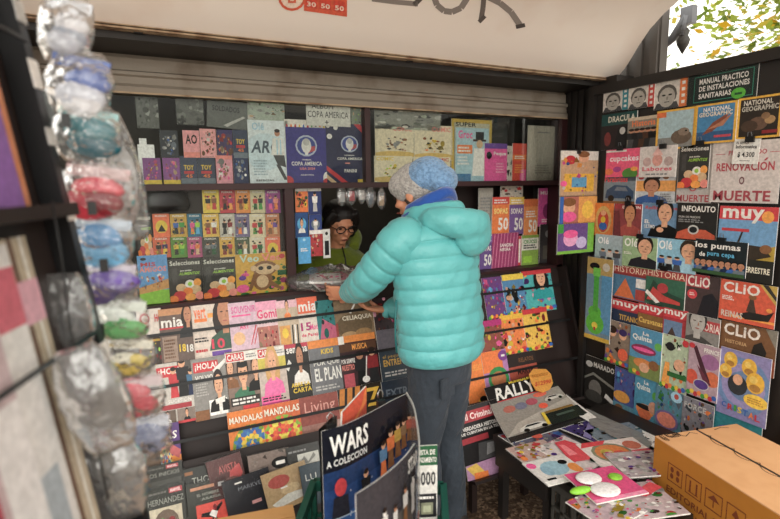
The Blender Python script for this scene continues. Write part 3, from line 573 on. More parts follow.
# behind the lower left pane
def low(x0, x1, yt, yb, lay, name, label, cat, base, D, **k): k.setdefault('group', G_TOY); return item(PW, x0, x1, yt, yb, lay, name, label, cat, base, D, **k)
TR = [[(202.5, 219, 'e8c83c', 'KOnr', 'yellow'), (219.5, 235, 'c4283a', 'RkmO', 'red'), (235.5, 250, 'e88a2c', 'Rnky', 'orange'), (250.3, 264.7, 'd6c8a0', 'rEKe', 'cream and green'), (265.3, 280, '9a3a88', 'vpio', 'purple')],
 [(153, 169.7, 'ee6a34', 'Kyoi', 'orange with a dark cone'), (170.4, 187, 'd0a238', 'bKen', 'gold'), (187.6, 201.8, '1e6e8e', 'pofc', 'teal'), (202.5, 219, 'e4b848', 'nrwR', 'yellow with text'), (219.6, 234.6, 'c9c2b4', 'kKRw', 'white and black'), (235, 249.3, '766a92', 'zoVw', 'grey violet'), (249.6, 265, 'e4d4b0', 'reEr', 'cream and red'), (265.4, 279.3, 'c87a4a', 'Onvd', 'brown orange')],
 [(153, 170.4, 'd8582c', 'KnVy', 'red orange'), (171, 187, '5a8c2e', 'yKfe', 'leaf green'), (187.4, 202, 'b04878', 'pKod', 'magenta'), (202.5, 219, '4a4a44', 'gkzE', 'charcoal'), (219.5, 234.6, 'd8a838', 'KRrn', 'mustard'), (235, 249.4, '4e5a42', 'Kedw', 'dark green'), (249.7, 264.6, 'e0d2b4', 'reEK', 'cream red and green'), (265, 280, 'ec6a40', 'KyoR', 'coral with a dark cone')]]
RN = ['top', 'middle', 'bottom']; RY = [(190, 213), (213.5, 237.5), (236.5, 257.5)]
for r in range(3):
    for i, (x0, x1, base, pal, cn) in enumerate(TR[r]):
        yt, yb = RY[r]; D = [('R', 0, .84, 1, 1, base), ('T', 'FUERZA', .15, .87, .85, .95, 'w', .04)]
        if 'cone' in cn: D += [('E', .5, .45, .36, .28, 'y'), ('Q', [(.25, .25), (.75, .25), (.5, .55)], 'k'), ('R', 0, 0, 1, .2, base)]
        else: D += fig(.32, .15, .6, pal[0], pal[1])+fig(.68, .15, .62, pal[2], pal[3])+busy(50+r*9+i, list(pal), 5, .1, .1, .9, .8, .1)
        low(x0, x1, yt+.2*r, yb, r, 'figure_pack', cn+' figure pack, %s from left in the %s pack row' % (['first', 'second', 'third', 'fourth', 'fifth', 'sixth', 'seventh', 'eighth'][i], RN[r]), 'toy pack', base, D)
SEL = [('T', 'Selecciones', .05, .86, .96, .97, 'e8e4da', .02), ('T', 'para cambiar', .35, .70, .7, .75, 'w'), ('T', 'ALIMENTOS', .3, .62, .92, .69, 'f', .05, .03), ('R', .1, .4, .25, .8, '4c4a48'), ('E', .35, .32, .16, .1, 'd'), ('E', .62, .4, .15, .1, 'w'), ('E', .85, .42, .12, .1, 'O'), ('E', .8, .25, .16, .11, 'd'), ('E', .55, .22, .15, .1, 'o'), ('E', .3, .13, .2, .12, 'r'), ('E', .62, .08, .17, .09, 'O'), ('E', .9, .1, .14, .1, 'i'), ('E', .1, .05, .15, .1, 'o'), ('E', .62, .4, .07, .05, 'f')]
low(137, 152, 214, 256, 0, 'magazine', 'small dark digest magazine half hidden at the far left behind the pane', 'magazine', '3a3836', SEL, group='dark digests with fruit cover')
low(169, 202, 259, 303, 3, 'magazine', 'left of the two whole dark digests with fruit cover in the lower pane', 'magazine', '3a3836', SEL, zb=ZL, group='dark digests with fruit cover')
low(202.7, 236, 257.5, 301, 3, 'magazine', 'right of the two whole dark digests with fruit cover in the lower pane', 'magazine', '3a3836', SEL, zb=ZL, group='dark digests with fruit cover')
low(138.5, 168.5, 255, 305, 3, 'magazine', 'sky blue children magazine with cartoon kids on green grass', 'magazine', '5a9cd8', [('R', 0, 0, 1, .28, '8ec63c'), ('Q', [(0, .35), (1, .5), (1, .3), (0, .22)], 'd49a5a'), ('T', 'MIS', .1, .78, .6, .86, 'r', .06), ('T', 'AMIGOS', .05, .66, .95, .77, 'i', .06), ('E', .2, .93, .1, .03, 'K')]+busy(77, ['w', 'd', 'o', 'r', 's'], 12, .1, .35, .9, .6, .08), zb=ZL)
monkey = [('E', .5, .35, .2, .28, 'n'), ('E', .56, .62, .24, .19, 'n'), ('E', .56, .6, .19, .14, 'd'), ('E', .48, .63, .05, .05, 'k'), ('E', .64, .63, .05, .05, 'k'), ('E', .34, .64, .06, .07, 'd'), ('E', .79, .62, .06, .07, 'd'), ('E', .5, .3, .12, .16, 'd'), ('Q', [(.3, .4), (.22, .1), (.28, .08), (.38, .38)], 'n'), ('Q', [(.62, .2), (.85, .05), (.88, .1), (.68, .3)], 'n')]
low(235.5, 287, 253, 297.5, 3, 'magazine', 'big square children magazine with a brown monkey on yellow', 'magazine', 'd8a42c', busy(78, ['e', 'f', 'E', 'p'], 12, 0, 0, 1, .7, .13)+monkey+[('T', 'Veo', .08, .8, .45, .98, 'c8e0d0', .06), ('T', 'Veo', .5, .8, .9, .98, 'i', .06), ('E', .12, .16, .12, .1, 'p'), ('E', .9, .9, .06, .06, 'r'), ('R', .8, .42, 1, .55, 'E'), ('E', .12, .42, .07, .06, 'v')], zb=ZL)
b = MB(); c0 = PW.at(*PW.uv(165, 200), .01)
b.loft([[c0+Vector((x*.09*math.cos(a)*1.0, .03*math.sin(a)*x, z)) for a in [k*math.pi/6 for k in range(12)]] for z, x in ((-.05, 1), (-.02, 1.12), (.03, 1), (.055, .6))]); tag(b.build('folded_black_bag', M_BLACK, loc=c0), 'folded black plastic bundle beside the top row of figure packs', 'bundle')
# packs hung in the counter opening
def hang(x0, x1, yt, yb, lay, name, label, cat, base, D, **k): return item(PW, x0, x1, yt, yb, lay, name, label, cat, base, D, group='packs hung at the counter opening', **k)
hang(295, 307.5, 188, 212, 0, 'hanging_pack', 'orange and green pack hung at the top left of the counter opening', 'sticker pack', 'e8742c', pk(91, 'w', ['E', 'r', 'y', 'K']))
hang(308, 321, 188, 214, 0, 'hanging_pack', 'navy pack with a pale player hung right of the orange one', 'sticker pack', '27356e', [('R', 0, .88, 1, 1, 'w')]+fig(.5, .1, .75, 'w', 'l'))
hang(295, 308, 212.5, 238, 1, 'hanging_pack', 'blue pack with a round portrait below the orange one', 'sticker pack', '1c4a86', [('E', .5, .55, .35, .25, 'c')]+person(.5, .2, .3, 'h', 's', 'w'))
hang(309, 321.5, 214.5, 234, 1, 'hanging_pack', 'dark blue pack with a pale player above the red card', 'sticker pack', '2a3f80', [('E', .5, .5, .35, .25, 'z')]+fig(.5, .15, .65, 'w', 'l'))
hang(309.5, 322.5, 230, 256, 2, 'hanging_pack', 'red card pack below the blue packs in the counter opening', 'sticker pack', 'b43238', busy(95, ['w', 'R', 'n', 'd'], 9)+[('R', 0, .85, 1, 1, 'w')])
hang(298, 310.5, 237, 263.5, 3, 'hanging_tag', 'light blue card tag with a hole hanging lowest', 'tag', '4fa6dc', [('E', .5, .9, .12, .05, 'C')]+lines(.2, .45, .8, .6, 2, 'w'))
hang(323, 330, 229, 258, 2, 'hanging_tag', 'narrow black and white tag hanging beside the red card', 'tag', 'd8d8d4', [('R', .2, .1, .8, .6, 'K'), ('E', .5, .85, .2, .06, 'K')])
for i, (x, y) in enumerate(((344, 196), (354, 195), (364, 194), (373, 198), (384, 200))):
    c0 = PW.at(*PW.uv(x, y), -.03); b = MB(); rn = random.Random(i)
    rg = [[c0+Vector((math.cos(a)*(s*.028+rn.uniform(-.005, .005)), math.sin(a)*s*.012+rn.uniform(-.003, .003), z)) for a in [k*math.pi/5 for k in range(10)]] for z, s in ((.09, .15), (.06, .5), (.03, .9), (0, 1.1), (-.03, .8), (-.05, .2))]
    b.loft(rg); bb = tag(b.build('hanging_bag', M_BAG, loc=c0), 'small clear bag of trinkets, %s of the bags above the vendor' % ['first', 'second', 'third', 'fourth', 'fifth'][i], 'toy bag', 'clear bags hanging above the vendor')
    t = MB(); t.box(c0+Vector((-.012, -.004, -.03)), c0+Vector((.014, .004, .02)), ['l', 'r', 'w', 'z', 'd'][i]); t.build('trinket', M_PRINT, bb, loc=c0)
# ---- rack rows under the window ----
def rack(x0, x1, yt, yb, lay, label, base, D, name='magazine', cat='magazine', **k): return item(PL, x0, x1, yt, yb, lay % 2+(0 if yb < 369 else 3 if yb < 426 else 6), name, label, cat, base, D, group=G_R1, **k)
food = lambda s: [('R', 0, 0, 1, .52, '3a2a20'), ('R', 0, .42, 1, .46, 'c8901c')]+busy(s, ['e', 'y', 'r', 'o', 'f'], 9, 0, 0, .9, .5, .09)
rack(138, 163, 309, 366, 0, 'white magazine with a big red O at the left end of the top rack row', 'd8cec4', food(101)+[('T', 'O', .1, .72, .52, .94, 'b4232c', .03), ('T', 'HO', .72, .76, 1, .9, 'r')])
rack(160, 193, 308, 364, 1, 'brown magazine titled mia with a woman in shadow', '6b5850', [('R', 0, .88, 1, 1, 'c48a5c')]+person(.88, .45, .32, 'h', 'S', 'K', long=True)+[('T', 'mia', .06, .66, .72, .84, 'w', .08), ('R', 0, .66, .72, .63, 'r'), ('R', .06, .05, .5, .5, 'a08878'), ('T', '18', .55, .2, .75, .34, 'y', .06), ('T', '18', .78, .18, .98, .32, 'w', .04)]+lines(.1, .1, .44, .46, 6, '7a5a44'))
rack(192, 231.5, 304, 361, 2, 'pale magazine with a long haired woman and pink number', 'dccdc0', [('T', 'vert', .08, .76, .38, .96, 'e8703c', .05), ('R', .08, .70, .4, .76, 'o'), ('R', .42, .76, .64, .84, 'O')]+person(.86, .18, .5, '2c1c16', 'S', '3a5a4a', long=True)+[('T', '10', .46, .2, .8, .38, 'd8224a', .1), ('R', .45, .08, .95, .16, 'v')]+lines(.05, .34, .4, .44, 2, 'K')+lines(.05, .16, .35, .24, 1, 'r'))
rack(230, 257.5, 302, 357, 3, 'lilac pink magazine titled SOUVENIR with a glass drawing', 'd8b8c8', [('T', 'SOUVENIR', .1, .80, 1.0, .93, 'd8609c', .03), ('R', .1, .74, .8, .77, 'p'), ('T', 'ART', .35, .5, .7, .6, 'e03878', .03), ('E', .3, .34, .22, .12, 'e8b888'), ('Q', [(.7, .2), (.73, .2), (.98, .55), (.94, .56)], 'r'), ('Q', [(.82, .2), (.85, .2), (1, .45), (1, .5)], 'r')])
rack(256, 279, 301, 352, 4, 'pink and white food magazine lettered Gomi', 'e6c6cc', [('R', 0, .82, 1, 1, 'eaa0bc'), ('T', 'Gomi', .08, .66, .95, .84, 'e03070', .07), ('T', 'acerte', .1, .56, .85, .63, 'K', .05), ('R', 0, 0, 1, .5, 'b06a5c')]+busy(106, ['r', 'd', 'i', 'R'], 8, .1, 0, .9, .45, .12))
rack(278, 299, 300, 351, 5, 'magazine with a dark haired woman and a kitchen picture', 'c8b49c', [('R', 0, .85, 1, 1, 'e8b8c4')]+person(.5, .62, .2, 'h', 's', 'o')+[('R', .05, .05, .55, .5, 'd89a4a'), ('E', .3, .35, .15, .1, 'y'), ('R', .05, .0, .55, .12, 'b')]+[('Q', [(.6+.12*i, .02), (.66+.12*i, .02), (.7+.12*i, .5), (.64+.12*i, .5)], c) for i, c in enumerate('KWK')])
rack(298, 319, 297, 348, 6, 'magazine titled mia held by the hand with the number 15', 'e4d8cc', [('R', 0, .68, 1, 1, 'e8643c'), ('T', 'mia', .08, .72, .95, .92, 'w', .08), ('T', '15', .1, .34, .6, .5, 'm', .04), ('T', 'Moda', .55, .34, 1, .46, 'p', .04), ('T', 'de Pareja', .1, .2, .95, .29, 'd8305c', .04)]+lines(.1, .05, .9, .12, 1, 'g'))
rack(317, 335, 300, 346, 7, 'teal and rose magazine behind the wrist of the customer', '2c7a7c', [('Q', [(0, 0), (1, 0), (1, .4), (.3, .6)], 'c05a78'), ('R', 0, 0, 1, .12, 'o')]+busy(109, ['T', 'm', 'K'], 6, s=.15))
rack(333, 374, 299, 344, 8, 'brown food magazine lettered CELIAQUIA with dough pieces', '8a7358', [('E', .5, .4, .45, .3, '6b5840'), ('T', 'CELIAQUIA', .22, .52, .95, .64, 'e0d8c4', .03), ('Q', [(.4, .7), (.55, .9), (.58, .88), (.45, .68)], 'w'), ('E', .35, .2, .2, .09, 'b89468'), ('E', .7, .24, .2, .09, 'a07c50'), ('E', .5, .1, .18, .07, 'c8a478'), ('R', 0, 0, .1, .5, '9a3c34')])
rack(374, 402, 297, 345, 9, 'dark magazine with rose flowers partly behind the jacket', '3a2c30', busy(111, ['m', 'R', 'P', 'K', 'n'], 14, s=.14))
rack(402, 440, 294, 345, 10, 'dark blue magazine of the top rack row behind the jacket', '2b3448', lines(.1, .2, .9, .8, 8, 'z'))
rack(142, 157, 365, 425, 5, 'pale magazine half hidden by the toy bags, second rack row', 'b8b0a6', lines(.1, .2, .9, .8, 8, 'g')+busy(112, ['r', 'K', 'w'], 4))
hola = [('R', .05, .77, .78, .94, 'cc1f2c'), ('T', '\u00a1HOLA!', .1, .79, .74, .92, 'w', .08)]
rack(156, 194.5, 362, 424, 6, 'HOLA magazine with a red dressed woman and a man in dark suit', 'ccc6be', [('R', .6, .45, 1, 1, '5a544e')]+hola+fig(.48, .42, .5, 'r', 'r', 's')+fig(.72, .42, .62, 'K', 'k', 's')+fig(.94, .42, .44, '3a6a8c', 'B', 's')+[('T', 'LA SUCESION', .1, .34, .9, .40, 'w', .06), ('R', .1, .24, .9, .32, 'a82230'), ('R', .02, .02, .46, .23, '6b5a4e'), ('R', .5, .02, .98, .23, '8a7a70')]+person(.25, .03, .1, 'h', 's', 'w')+person(.75, .03, .1, 'h', 's', 'k')+[('R', .5, 0, .98, .04, 'r')], zb=None)
rack(193, 227.5, 357, 419, 7, 'grey HOLA magazine with a girl in a black dress and white bow', '8f8c88', hola+[('T', 'VOLVIO', .08, .64, .6, .72, 'w', .05)]+lines(.08, .38, .45, .6, 5, 'b8b4b0')+[('Q', [(.6, .78), (1, .95), (1, .88), (.66, .7)], 'w')]+[('Q', [(.42, .3), (.95, .3), (.95, .05), (.42, .05)], 'W')]+person(.74, .1, .34, '2c201c', 's', 'k')+[('Q', [(.6, .3), (.9, .34), (.88, .24), (.62, .22)], 'w'), ('R', .7, .06, .8, .28, 'w'), ('R', .0, 0, .4, .16, 'n')])
caras = lambda c: [('R', .0, .82, 1, .98, 'e8e2da'), ('R', .03, .835, .58, .97, c), ('T', 'CARAS', .06, .85, .55, .955, 'w', .08)]+lines(.64, .86, .98, .94, 2, 'g')
rack(227, 259.5, 350, 411, 8, 'CARAS magazine with a woman in a strapless green dress', '8a7468', person(.5, .12, .4, '2c1c16', 's', '3f7a5c')+[('E', .5, .76, .17, .05, 'k')]+person(.12, .4, .26, 'h', 's', 'n')+person(.9, .3, .3, 'h', 's', 'k')+caras('c8242c')+[('R', .05, .10, .95, .24, '3a3430')]+lines(.1, .11, .95, .23, 2, 'w')+[('R', .4, .02, .9, .09, 'r')])
rack(259, 287, 346, 407, 9, 'CARAS magazine with a pink gowned woman', 'c9b8ae', [('R', 0, .62, 1, .82, 'd0c04a')]+caras('c8242c')+person(.5, .2, .42, 'd0a060', 's', 'ec6aa8', long=True)+[('R', 0, 0, .7, .2, 'ec5a9c'), ('R', 0, .0, 1, .08, 'm')]+lines(.05, .1, .9, .18, 2, 'K'))
rack(286, 311, 343, 403, 10, 'dark magazine with a bearded man and yellow lettering', '2c2a28', [('T', 'semana', .1, .84, .95, .94, 'w', .05), ('R', 0, .93, 1, 1, 'c03048')]+person(.6, .3, .36, 'h', 'S', 'w')+[('T', 'ABRE LA', .15, .27, .9, .34, 'y', .05), ('T', 'CARTA', .2, .17, .95, .25, 'y', .06), ('Q', [(0, .6), (.15, .75), (.25, .68), (.1, .55)], 'w')])
rack(310, 341, 339, 396, 11, 'grey book lettered POR QUE and EL PLAN in white', '77787c', [('R', 0, .86, 1, 1, 'e8862c'), ('T', 'KIDS', .4, .74, .8, .83, 'y', .03), ('T', 'POR QUE', .12, .53, .95, .63, 'e4e2da', .02), ('T', 'EL PLAN', .12, .27, .98, .5, 'f0eee8', .05)]+lines(.1, .1, .9, .2, 2, 'l'))
rack(340, 378, 334, 392, 12, 'dark red music magazine with two guitar players', '40262a', [('R', 0, .88, 1, 1, 'e4862c'), ('R', 0, .86, .16, 1, 'w'), ('R', 0, .72, 1, .86, '5a3a28'), ('T', 'MUSICA', .35, .74, .75, .84, 'O', .02)]+fig(.52, .08, .62, 'K', 'k', 'S')+fig(.85, .08, .66, '8c1820', 'K', 's')+[('Q', [(.6, .2), (.63, .2), (.72, .6), (.69, .6)], 'w'), ('E', .62, .2, .1, .06, 'w'), ('T', 'POR SIEMPRE', .03, .52, .38, .6, 'w', .03), ('T', 'NUESTRO', .03, .4, .35, .5, 'i', .04), ('R', .05, .1, .32, .34, 'c04a58')])
rack(379, 412, 328, 388, 13, 'dark slate book lettered ENTRENAR beside the jacket', '2e3c48', [('R', 0, .66, 1, 1, '6b6670'), ('T', 'el peque\u00f1o', .1, .5, .8, .57, 'c8a040', .0), ('T', 'ENTRENAR', .1, .38, .95, .49, 'd8a83c', .03)]+lines(.1, .2, .9, .3, 2, 'l'), name='book', cat='book')
rack(411, 446, 325, 386, 14, 'dark magazine of the second rack row behind the jacket', '3a302c', busy(120, ['n', 'K', 'R'], 8))
MP = ['d87a1c', 'c8342c', 'e8c83c', '3a6aa0', '4f9a3c', 'e8902c', 'a83a7c']
rack(160, 181, 423, 480, 9, 'purple mandala colouring book half hidden by the toy bags', '5a3a7c', [('R', 0, 0, 1, .42, 'e88a2c'), ('Q', [(0, .6), (.9, .35), (1, .5), (0, .8)], 'c05a5c'), ('T', 'AS', .25, .72, .85, .86, 'w', .06, .05)]+mandala(.2, .28, .3, ['e8b83c', 'e8e0a0', 'b', 'c8342c', 't', 'o', 'C']), name='colouring_book')
rack(229, 265, 409, 465, 10, 'orange colouring book lettered MANDALAS with a blue star, the left one', 'e07a20', mandala(.62, .3, .42, ['7a9a3c', '3c6ab0', 'e8c83c', '3a7ab0', 'e8902c', '4a8ab0', 'c8b43c'])+[('T', 'MANDALAS', .04, .78, .98, .9, 'f4ecd8', .06)], name='colouring_book')
rack(264, 302, 402, 458, 11, 'orange colouring book lettered MANDALAS with a red wheel, the right one', 'd8662a', mandala(.5, .38, .4, ['8ab83c', 'e8d84c', 'e85a2c', 'd8343c', 'f0a040', 'c02c3c', 'e86a30'])+[('T', 'MANDALAS', .04, .8, .98, .93, 'f4ecd8', .06)], name='colouring_book')
rack(301, 341, 394, 452, 12, 'dusty red magazine titled Living', '9a4c42', [('T', 'Living', .12, .66, .9, .9, 'e8a89c', .0), ('R', 0, 0, 1, .5, 'a8786c'), ('Q', [(0, .1), (.8, .5), (1, .5), (1, .3), (.2, 0), (0, 0)], 'c8a498')])
rack(340, 366, 387, 445, 13, 'orange and black striped magazine behind the poster', 'd8821c', [('Q', [(x, 0), (x+.1, 0), (x+.4, 1), (x+.3, 1)], 'K') for x in (-.3, 0, .3, .6)])
rack(365, 385, 382, 440, 14, 'black magazine with a yellow letter Z', '2c2418', [('T', 'Z', .15, .6, .85, .92, 'e8b82c', .05), ('T', '7OP', .2, .35, .8, .48, 'd8a02c', .03)])
rack(384, 420, 378, 436, 15, 'dark navy magazine of the bottom rack row behind the jeans', '243040', [('T', 'EXTRA', .1, .7, .9, .85, 'z', .03)]+lines(.1, .2, .9, .5, 4, 'z'))
# ---- sloped shelf, boxed comic books ----
def low2(x0, x1, yt, yb, lay, label, base, D, name='boxed_book', cat='book', **k): k.setdefault('th', .012); return item(PB, x0, x1, yt, yb, lay, name, label, cat, base, D, group=G_BOX, mt=M_GLOSS, dd=.019, edge='K', **k)
mv = lambda t: [('R', .60, .86, .9, .95, 'b8323c'), ('T', 'MARVEL', .63, .875, .87, .935, 'f0d8d8', .06)]+lines(.15, .87, .55, .94, 1, '6b6a64')+[('T', t, .12, .70, .92, .80, '9a9c92', .0)]
low2(142, 184, 464, 505, 0, 'dark boxed book with red label behind the STUDIO book', '34342f', mv('LOS INICIOS')+[('R', .05, .1, .95, .6, '4a4a44')], wrap=True)
low2(143, 189, 486, 545, 1, 'dark boxed book with a grey drawing at the lower left corner', '33352f', mv('HERNANDEZ')+[('R', .14, .05, .86, .64, 'c9bfa6'), ('E', .5, .35, .28, .25, '6b5848'), ('E', .4, .38, .08, .08, 'e'), ('E', .62, .38, .08, .08, 'R')], wrap=True)
low2(184, 217, 466, 510, 1, 'dark boxed book lettered THOR behind the red drawing book', '2e302c', [('R', .05, .84, .3, .92, 'n'), ('R', .8, .84, .95, .92, 'l'), ('T', 'THOR', .25, .6, .95, .76, 'a8aaa0', .0)])
low2(188, 229, 480, 545, 2, 'dark boxed book with an acrobat drawing on red and orange', '34362f', [('R', .1, .88, .7, .93, 'S'), ('R', .8, .86, .95, .93, 'l'), ('T', 'EL HOMBRE', .25, .77, .8, .82, '8a8c82'), ('T', 'ARA\u00d1A', .35, .7, .85, .755, '8a8c82'), ('R', .2, .05, 1, .64, 'd84030'), ('R', .2, .05, 1, .2, 'e8902c'), ('Q', [(.45, .1), (.5, .1), (.62, .4), (.58, .42)], 'K'), ('Q', [(.85, .1), (.9, .12), (.66, .42), (.62, .4)], 'K'), ('Q', [(.3, .45), (.32, .5), (.6, .5), (.85, .62), (.86, .58), (.62, .4)], 'k'), ('Q', [(.5, .45), (.66, .38), (.72, .48), (.58, .52)], 'w'), ('E', .66, .55, .05, .05, 'R')], wrap=True)
low2(213, 249, 455, 510, 2, 'wine red wrapped comic book tilted behind the black one', '5c3634', [('Q', [(.4, .2), (.6, .7), (.9, .8), (.95, .6)], 'b84040'), ('T', 'AVISTA', .3, .7, .85, .85, 'c8605c', .0), ('E', .6, .4, .3, .2, '7a4a44')], rot=6, wrap=True)
low2(226, 275, 473, 516, 4, 'black boxed book with small grey lettering leaning over the others', '26262c', [('T', 'MARKVEL', .3, .66, .85, .76, '7c8088', .0), ('R', .52, .26, .72, .34, 'c89090'), ('E', .9, .45, .06, .06, 'z'), ('R', .25, .84, .4, .88, 'w')], rot=5, wrap=True)
low2(249, 292, 451, 497, 3, 'clear wrapped grey comic with a black oval label', '8a7a72', busy(133, ['a89a90', '6b5c54', 'b8a8a0'], 10)+[('E', .75, .7, .22, .13, 'k'), ('R', .64, .66, .86, .74, 'w')], wrap=True)
low2(265, 312, 466, 507, 5, 'tan boxed book with a red circle and white splash', 'b59a72', [('E', .35, .7, .24, .16, 'b05048'), ('Q', [(.1, .2), (.5, .35), (.95, .3), (.9, .15), (.2, .08)], 'd8d8d0'), ('E', .55, .45, .22, .12, 'c8b088'), ('R', .35, .5, .5, .54, 'w')], rot=6, wrap=True)
low2(288, 322, 444, 490, 4, 'black wrapped book with white pattern at the right end of the shelf', '3a3a38', [('R', .3, .55, .95, .8, 'c8c8c0'), ('Q', [(.35, .6), (.5, .75), (.6, .6), (.8, .78), (.85, .7), (.6, .56)], '8a8a84')]+lines(.05, .84, .6, .92, 1, 'g'))
low2(301, 324, 463, 505, 6, 'slate blue boxed book beside the poster', '3c4a54', [('T', 'LU', .2, .6, .7, .76, 'c8ccc8', .0)])
# ---- right display panel ----
def rp(x0, x1, yt, yb, lay, label, base, D, name='magazine', cat='magazine', **k): k.setdefault('group', G_RP); return item(PR, x0, x1, yt, yb, lay, name, label, cat, base, D, **k)
def face_bw(strip): return [('Q', [(.0, 0), (.1, .2), (.7, .2), (.78, 0)], 'G'), ('E', .4, .44, .30, .34, '5c5854'), ('E', .4, .36, .25, .32, 'b0aca4'), ('E', .3, .44, .06, .03, 'K'), ('E', .5, .44, .06, .03, 'K'), ('R', .33, .2, .48, .23, 'G'), ('E', .41, .33, .03, .06, '8c8880'), ('R', .78, 0, 1, 1, strip)]+[('R', .84, .1+.2*i, .94, .2+.2*i, 'w') for i in range(4)]
rp(604, 629, 87, 111, 0, 'small black and white portrait book with a teal spine strip, top left', 'dcd6ce', face_bw('2f8fa0'), name='book', cat='book')
rp(629.3, 655, 81.5, 108, 1, 'small black and white portrait book with a red spine strip in the top row', 'dcd6ce', face_bw('c83c34'), name='book', cat='book')
rp(655.2, 688, 77, 108, 0, 'small black and white portrait book with an orange spine strip in the top row', 'dcd6ce', face_bw('e8782c'), name='book', cat='book')
rp(689, 758, 66, 102, 1, 'dark green plumbing manual titled MANUAL PRACTICO DE INSTALACIONES SANITARIAS', '22302e', [('R', .1, .08, .95, .1, '2f9a80'), ('R', .1, .80, .95, .815, '2f9a80'), ('R', .1, .08, .108, .8, '2f9a80'), ('R', .94, .08, .95, .8, '2f9a80'), ('T', 'ING. JAIME NISNOVICH', .2, .86, .6, .91, 'w'), ('T', 'MANUAL PRACTICO', .18, .58, .88, .74, 'W', .06), ('T', 'DE INSTALACIONES', .18, .38, .9, .53, 'W', .06), ('T', 'SANITARIAS', .18, .17, .66, .32, 'W', .06), ('E', .76, .18, .1, .15, '5fc83c'), ('R', .71, .14, .81, .2, 'E')], name='book', cat='book', wrap=True)
rp(602, 637, 113, 149, 2, 'dark teal comic titled DRACULA', '1c4a48', [('R', 0, 0, 1, .68, '2a1e1e'), ('T', 'DRACULA', .2, .76, .95, .93, 'dcd8c8', .05), ('Q', [(.4, .05), (.5, .6), (.8, .6), (.85, .05)], '141414'), ('E', .62, .5, .08, .1, 'l'), ('E', .2, .3, .1, .2, '7a2c28')], name='comic_book', cat='comic book')
rp(628, 659, 116.5, 148, 3, 'grey magazine with a group of standing people and orange title', '8a8478', [('T', 'Historia', .15, .7, .9, .9, 'e8742c', .05), ('R', 0, .9, 1, 1, 'c8b8a0')]+[q for i in range(5) for q in fig(.14+.18*i, .02, .62, 'KkKNk'[i], 'GKNKG'[i], 'S')])
yel = lambda D: [('R', .06, .05, .94, .95, D[0])]+D[1:]
rp(657, 696, 109, 149, 4, 'yellow bordered magazine with a pale blue cover and a small mammal', 'e8b02c', yel(['a9c4cc', ('R', 0, .82, .25, .95, 'e06a2c'), ('R', .06, .05, .94, .3, '8a8a86'), ('E', .66, .3, .26, .18, '6b5a4c'), ('E', .72, .42, .14, .1, '8a7868'), ('E', .78, .44, .03, .02, 'k')]))
rp(695.5, 737, 103, 143, 5, 'yellow bordered NATIONAL GEOGRAPHIC with a red bird in flight', 'e8b02c', yel(['3c84b4', ('R', .06, .05, .94, .3, '2c5a86'), ('Q', [(.2, .22), (.45, .52), (.85, .75), (.7, .5), (.45, .3)], '8a4a34'), ('Q', [(.3, .35), (.6, .5), (.9, .7), (.7, .42)], 'b87858'), ('T', 'NATIONAL', .2, .8, .85, .91, 'w', .04), ('T', 'GEOGRAPHIC', .1, .68, .9, .79, 'e8dcc8', .04), ('R', .5, .14, .9, .2, 'c83c50')]))
rp(738, 782, 96, 138, 4, 'yellow bordered dark NATIONAL GEOGRAPHIC with brown round shapes', 'e8b02c', yel(['2e2620', ('E', .5, .35, .22, .16, '6b5040'), ('E', .76, .42, .12, .1, 'b08a5c'), ('E', .66, .52, .1, .08, '8a6848'), ('E', .3, .3, .2, .14, '4a382c'), ('R', .6, .1, .95, .18, 'R'), ('T', 'NATIONAL', .14, .8, .8, .92, 'd8d4c8', .04), ('T', 'GEOGRAPHIC', .1, .66, .93, .78, 'c8c4b8', .04)]))
rp(606.5, 641, 149, 177, 4, 'pink magazine lettered cupcakes', 'ec4a78', [('R', 0, .9, .6, .97, 'w'), ('T', 'cupcakes', .12, .5, .95, .78, 'f8e8ec', .06), ('E', .72, .12, .22, .2, '4a8a34'), ('E', .35, .28, .12, .1, 'a83a8a'), ('E', .1, .2, .14, .12, 'e8743c'), ('E', .84, .28, .1, .08, 'O')])
rp(640, 677, 146, 177, 5, 'pale white magazine with three printed garments and pink writing', 'dcd4d0', [('E', .22, .5, .12, .15, 'c8a8a4'), ('E', .5, .55, .14, .2, 'd8988c'), ('E', .8, .5, .12, .15, 'b8a09c'), ('Q', [(.35, .7), (.5, .98), (.65, .7)], 'e8b8b0'), ('T', 'Labores', .1, .2, .9, .34, 'd85a6c', .03)]+lines(.2, .05, .8, .14, 1, 'g'))
rp(604.5, 636, 176, 204, 3, 'car magazine titled Parabrisas with a dark blue car', '7a8a94', [('R', 0, .82, 1, 1, '44505c'), ('T', 'Parabrisas', .02, .78, .75, .98, 'd8303c', .07), ('Q', [(.05, .2), (.1, .5), (.35, .68), (.75, .65), (.95, .45), (.95, .2)], '2c4a6a'), ('Q', [(.35, .48), (.42, .62), (.7, .6), (.78, .46)], 'z'), ('E', .25, .2, .1, .12, 'k'), ('E', .8, .2, .1, .12, 'k'), ('R', 0, 0, 1, .1, 'n')])
rp(635.5, 677, 174.5, 205, 2, 'white and blue magazine with a person in a blue top and thumbnails above', 'c4c8cc', [('R', .02, .45, .98, .8, 'e8a04c')]+[('E', .15+.2*i, .9, .07, .06, c) for i, c in enumerate('rzKn')]+person(.42, .02, .46, 'h', 'S', '2a5a9c')+lines(.65, .1, .95, .4, 4, 'g'))
rp(677, 713, 145, 203, 2, 'half hidden grey poster ending in MUERTE behind the dark digest', 'bdb6b2', [('T', 'MUERTE', .05, .02, .95, .14, 'b04048', .06), ('T', 'O', .4, .2, .6, .3, 'c04048', .06)], name='poster', cat='poster')
rp(679.5, 709.5, 145, 188, 4, 'dark digest with fruit cover clipped on the grey poster', '3a3836', SEL, group=G_RP)
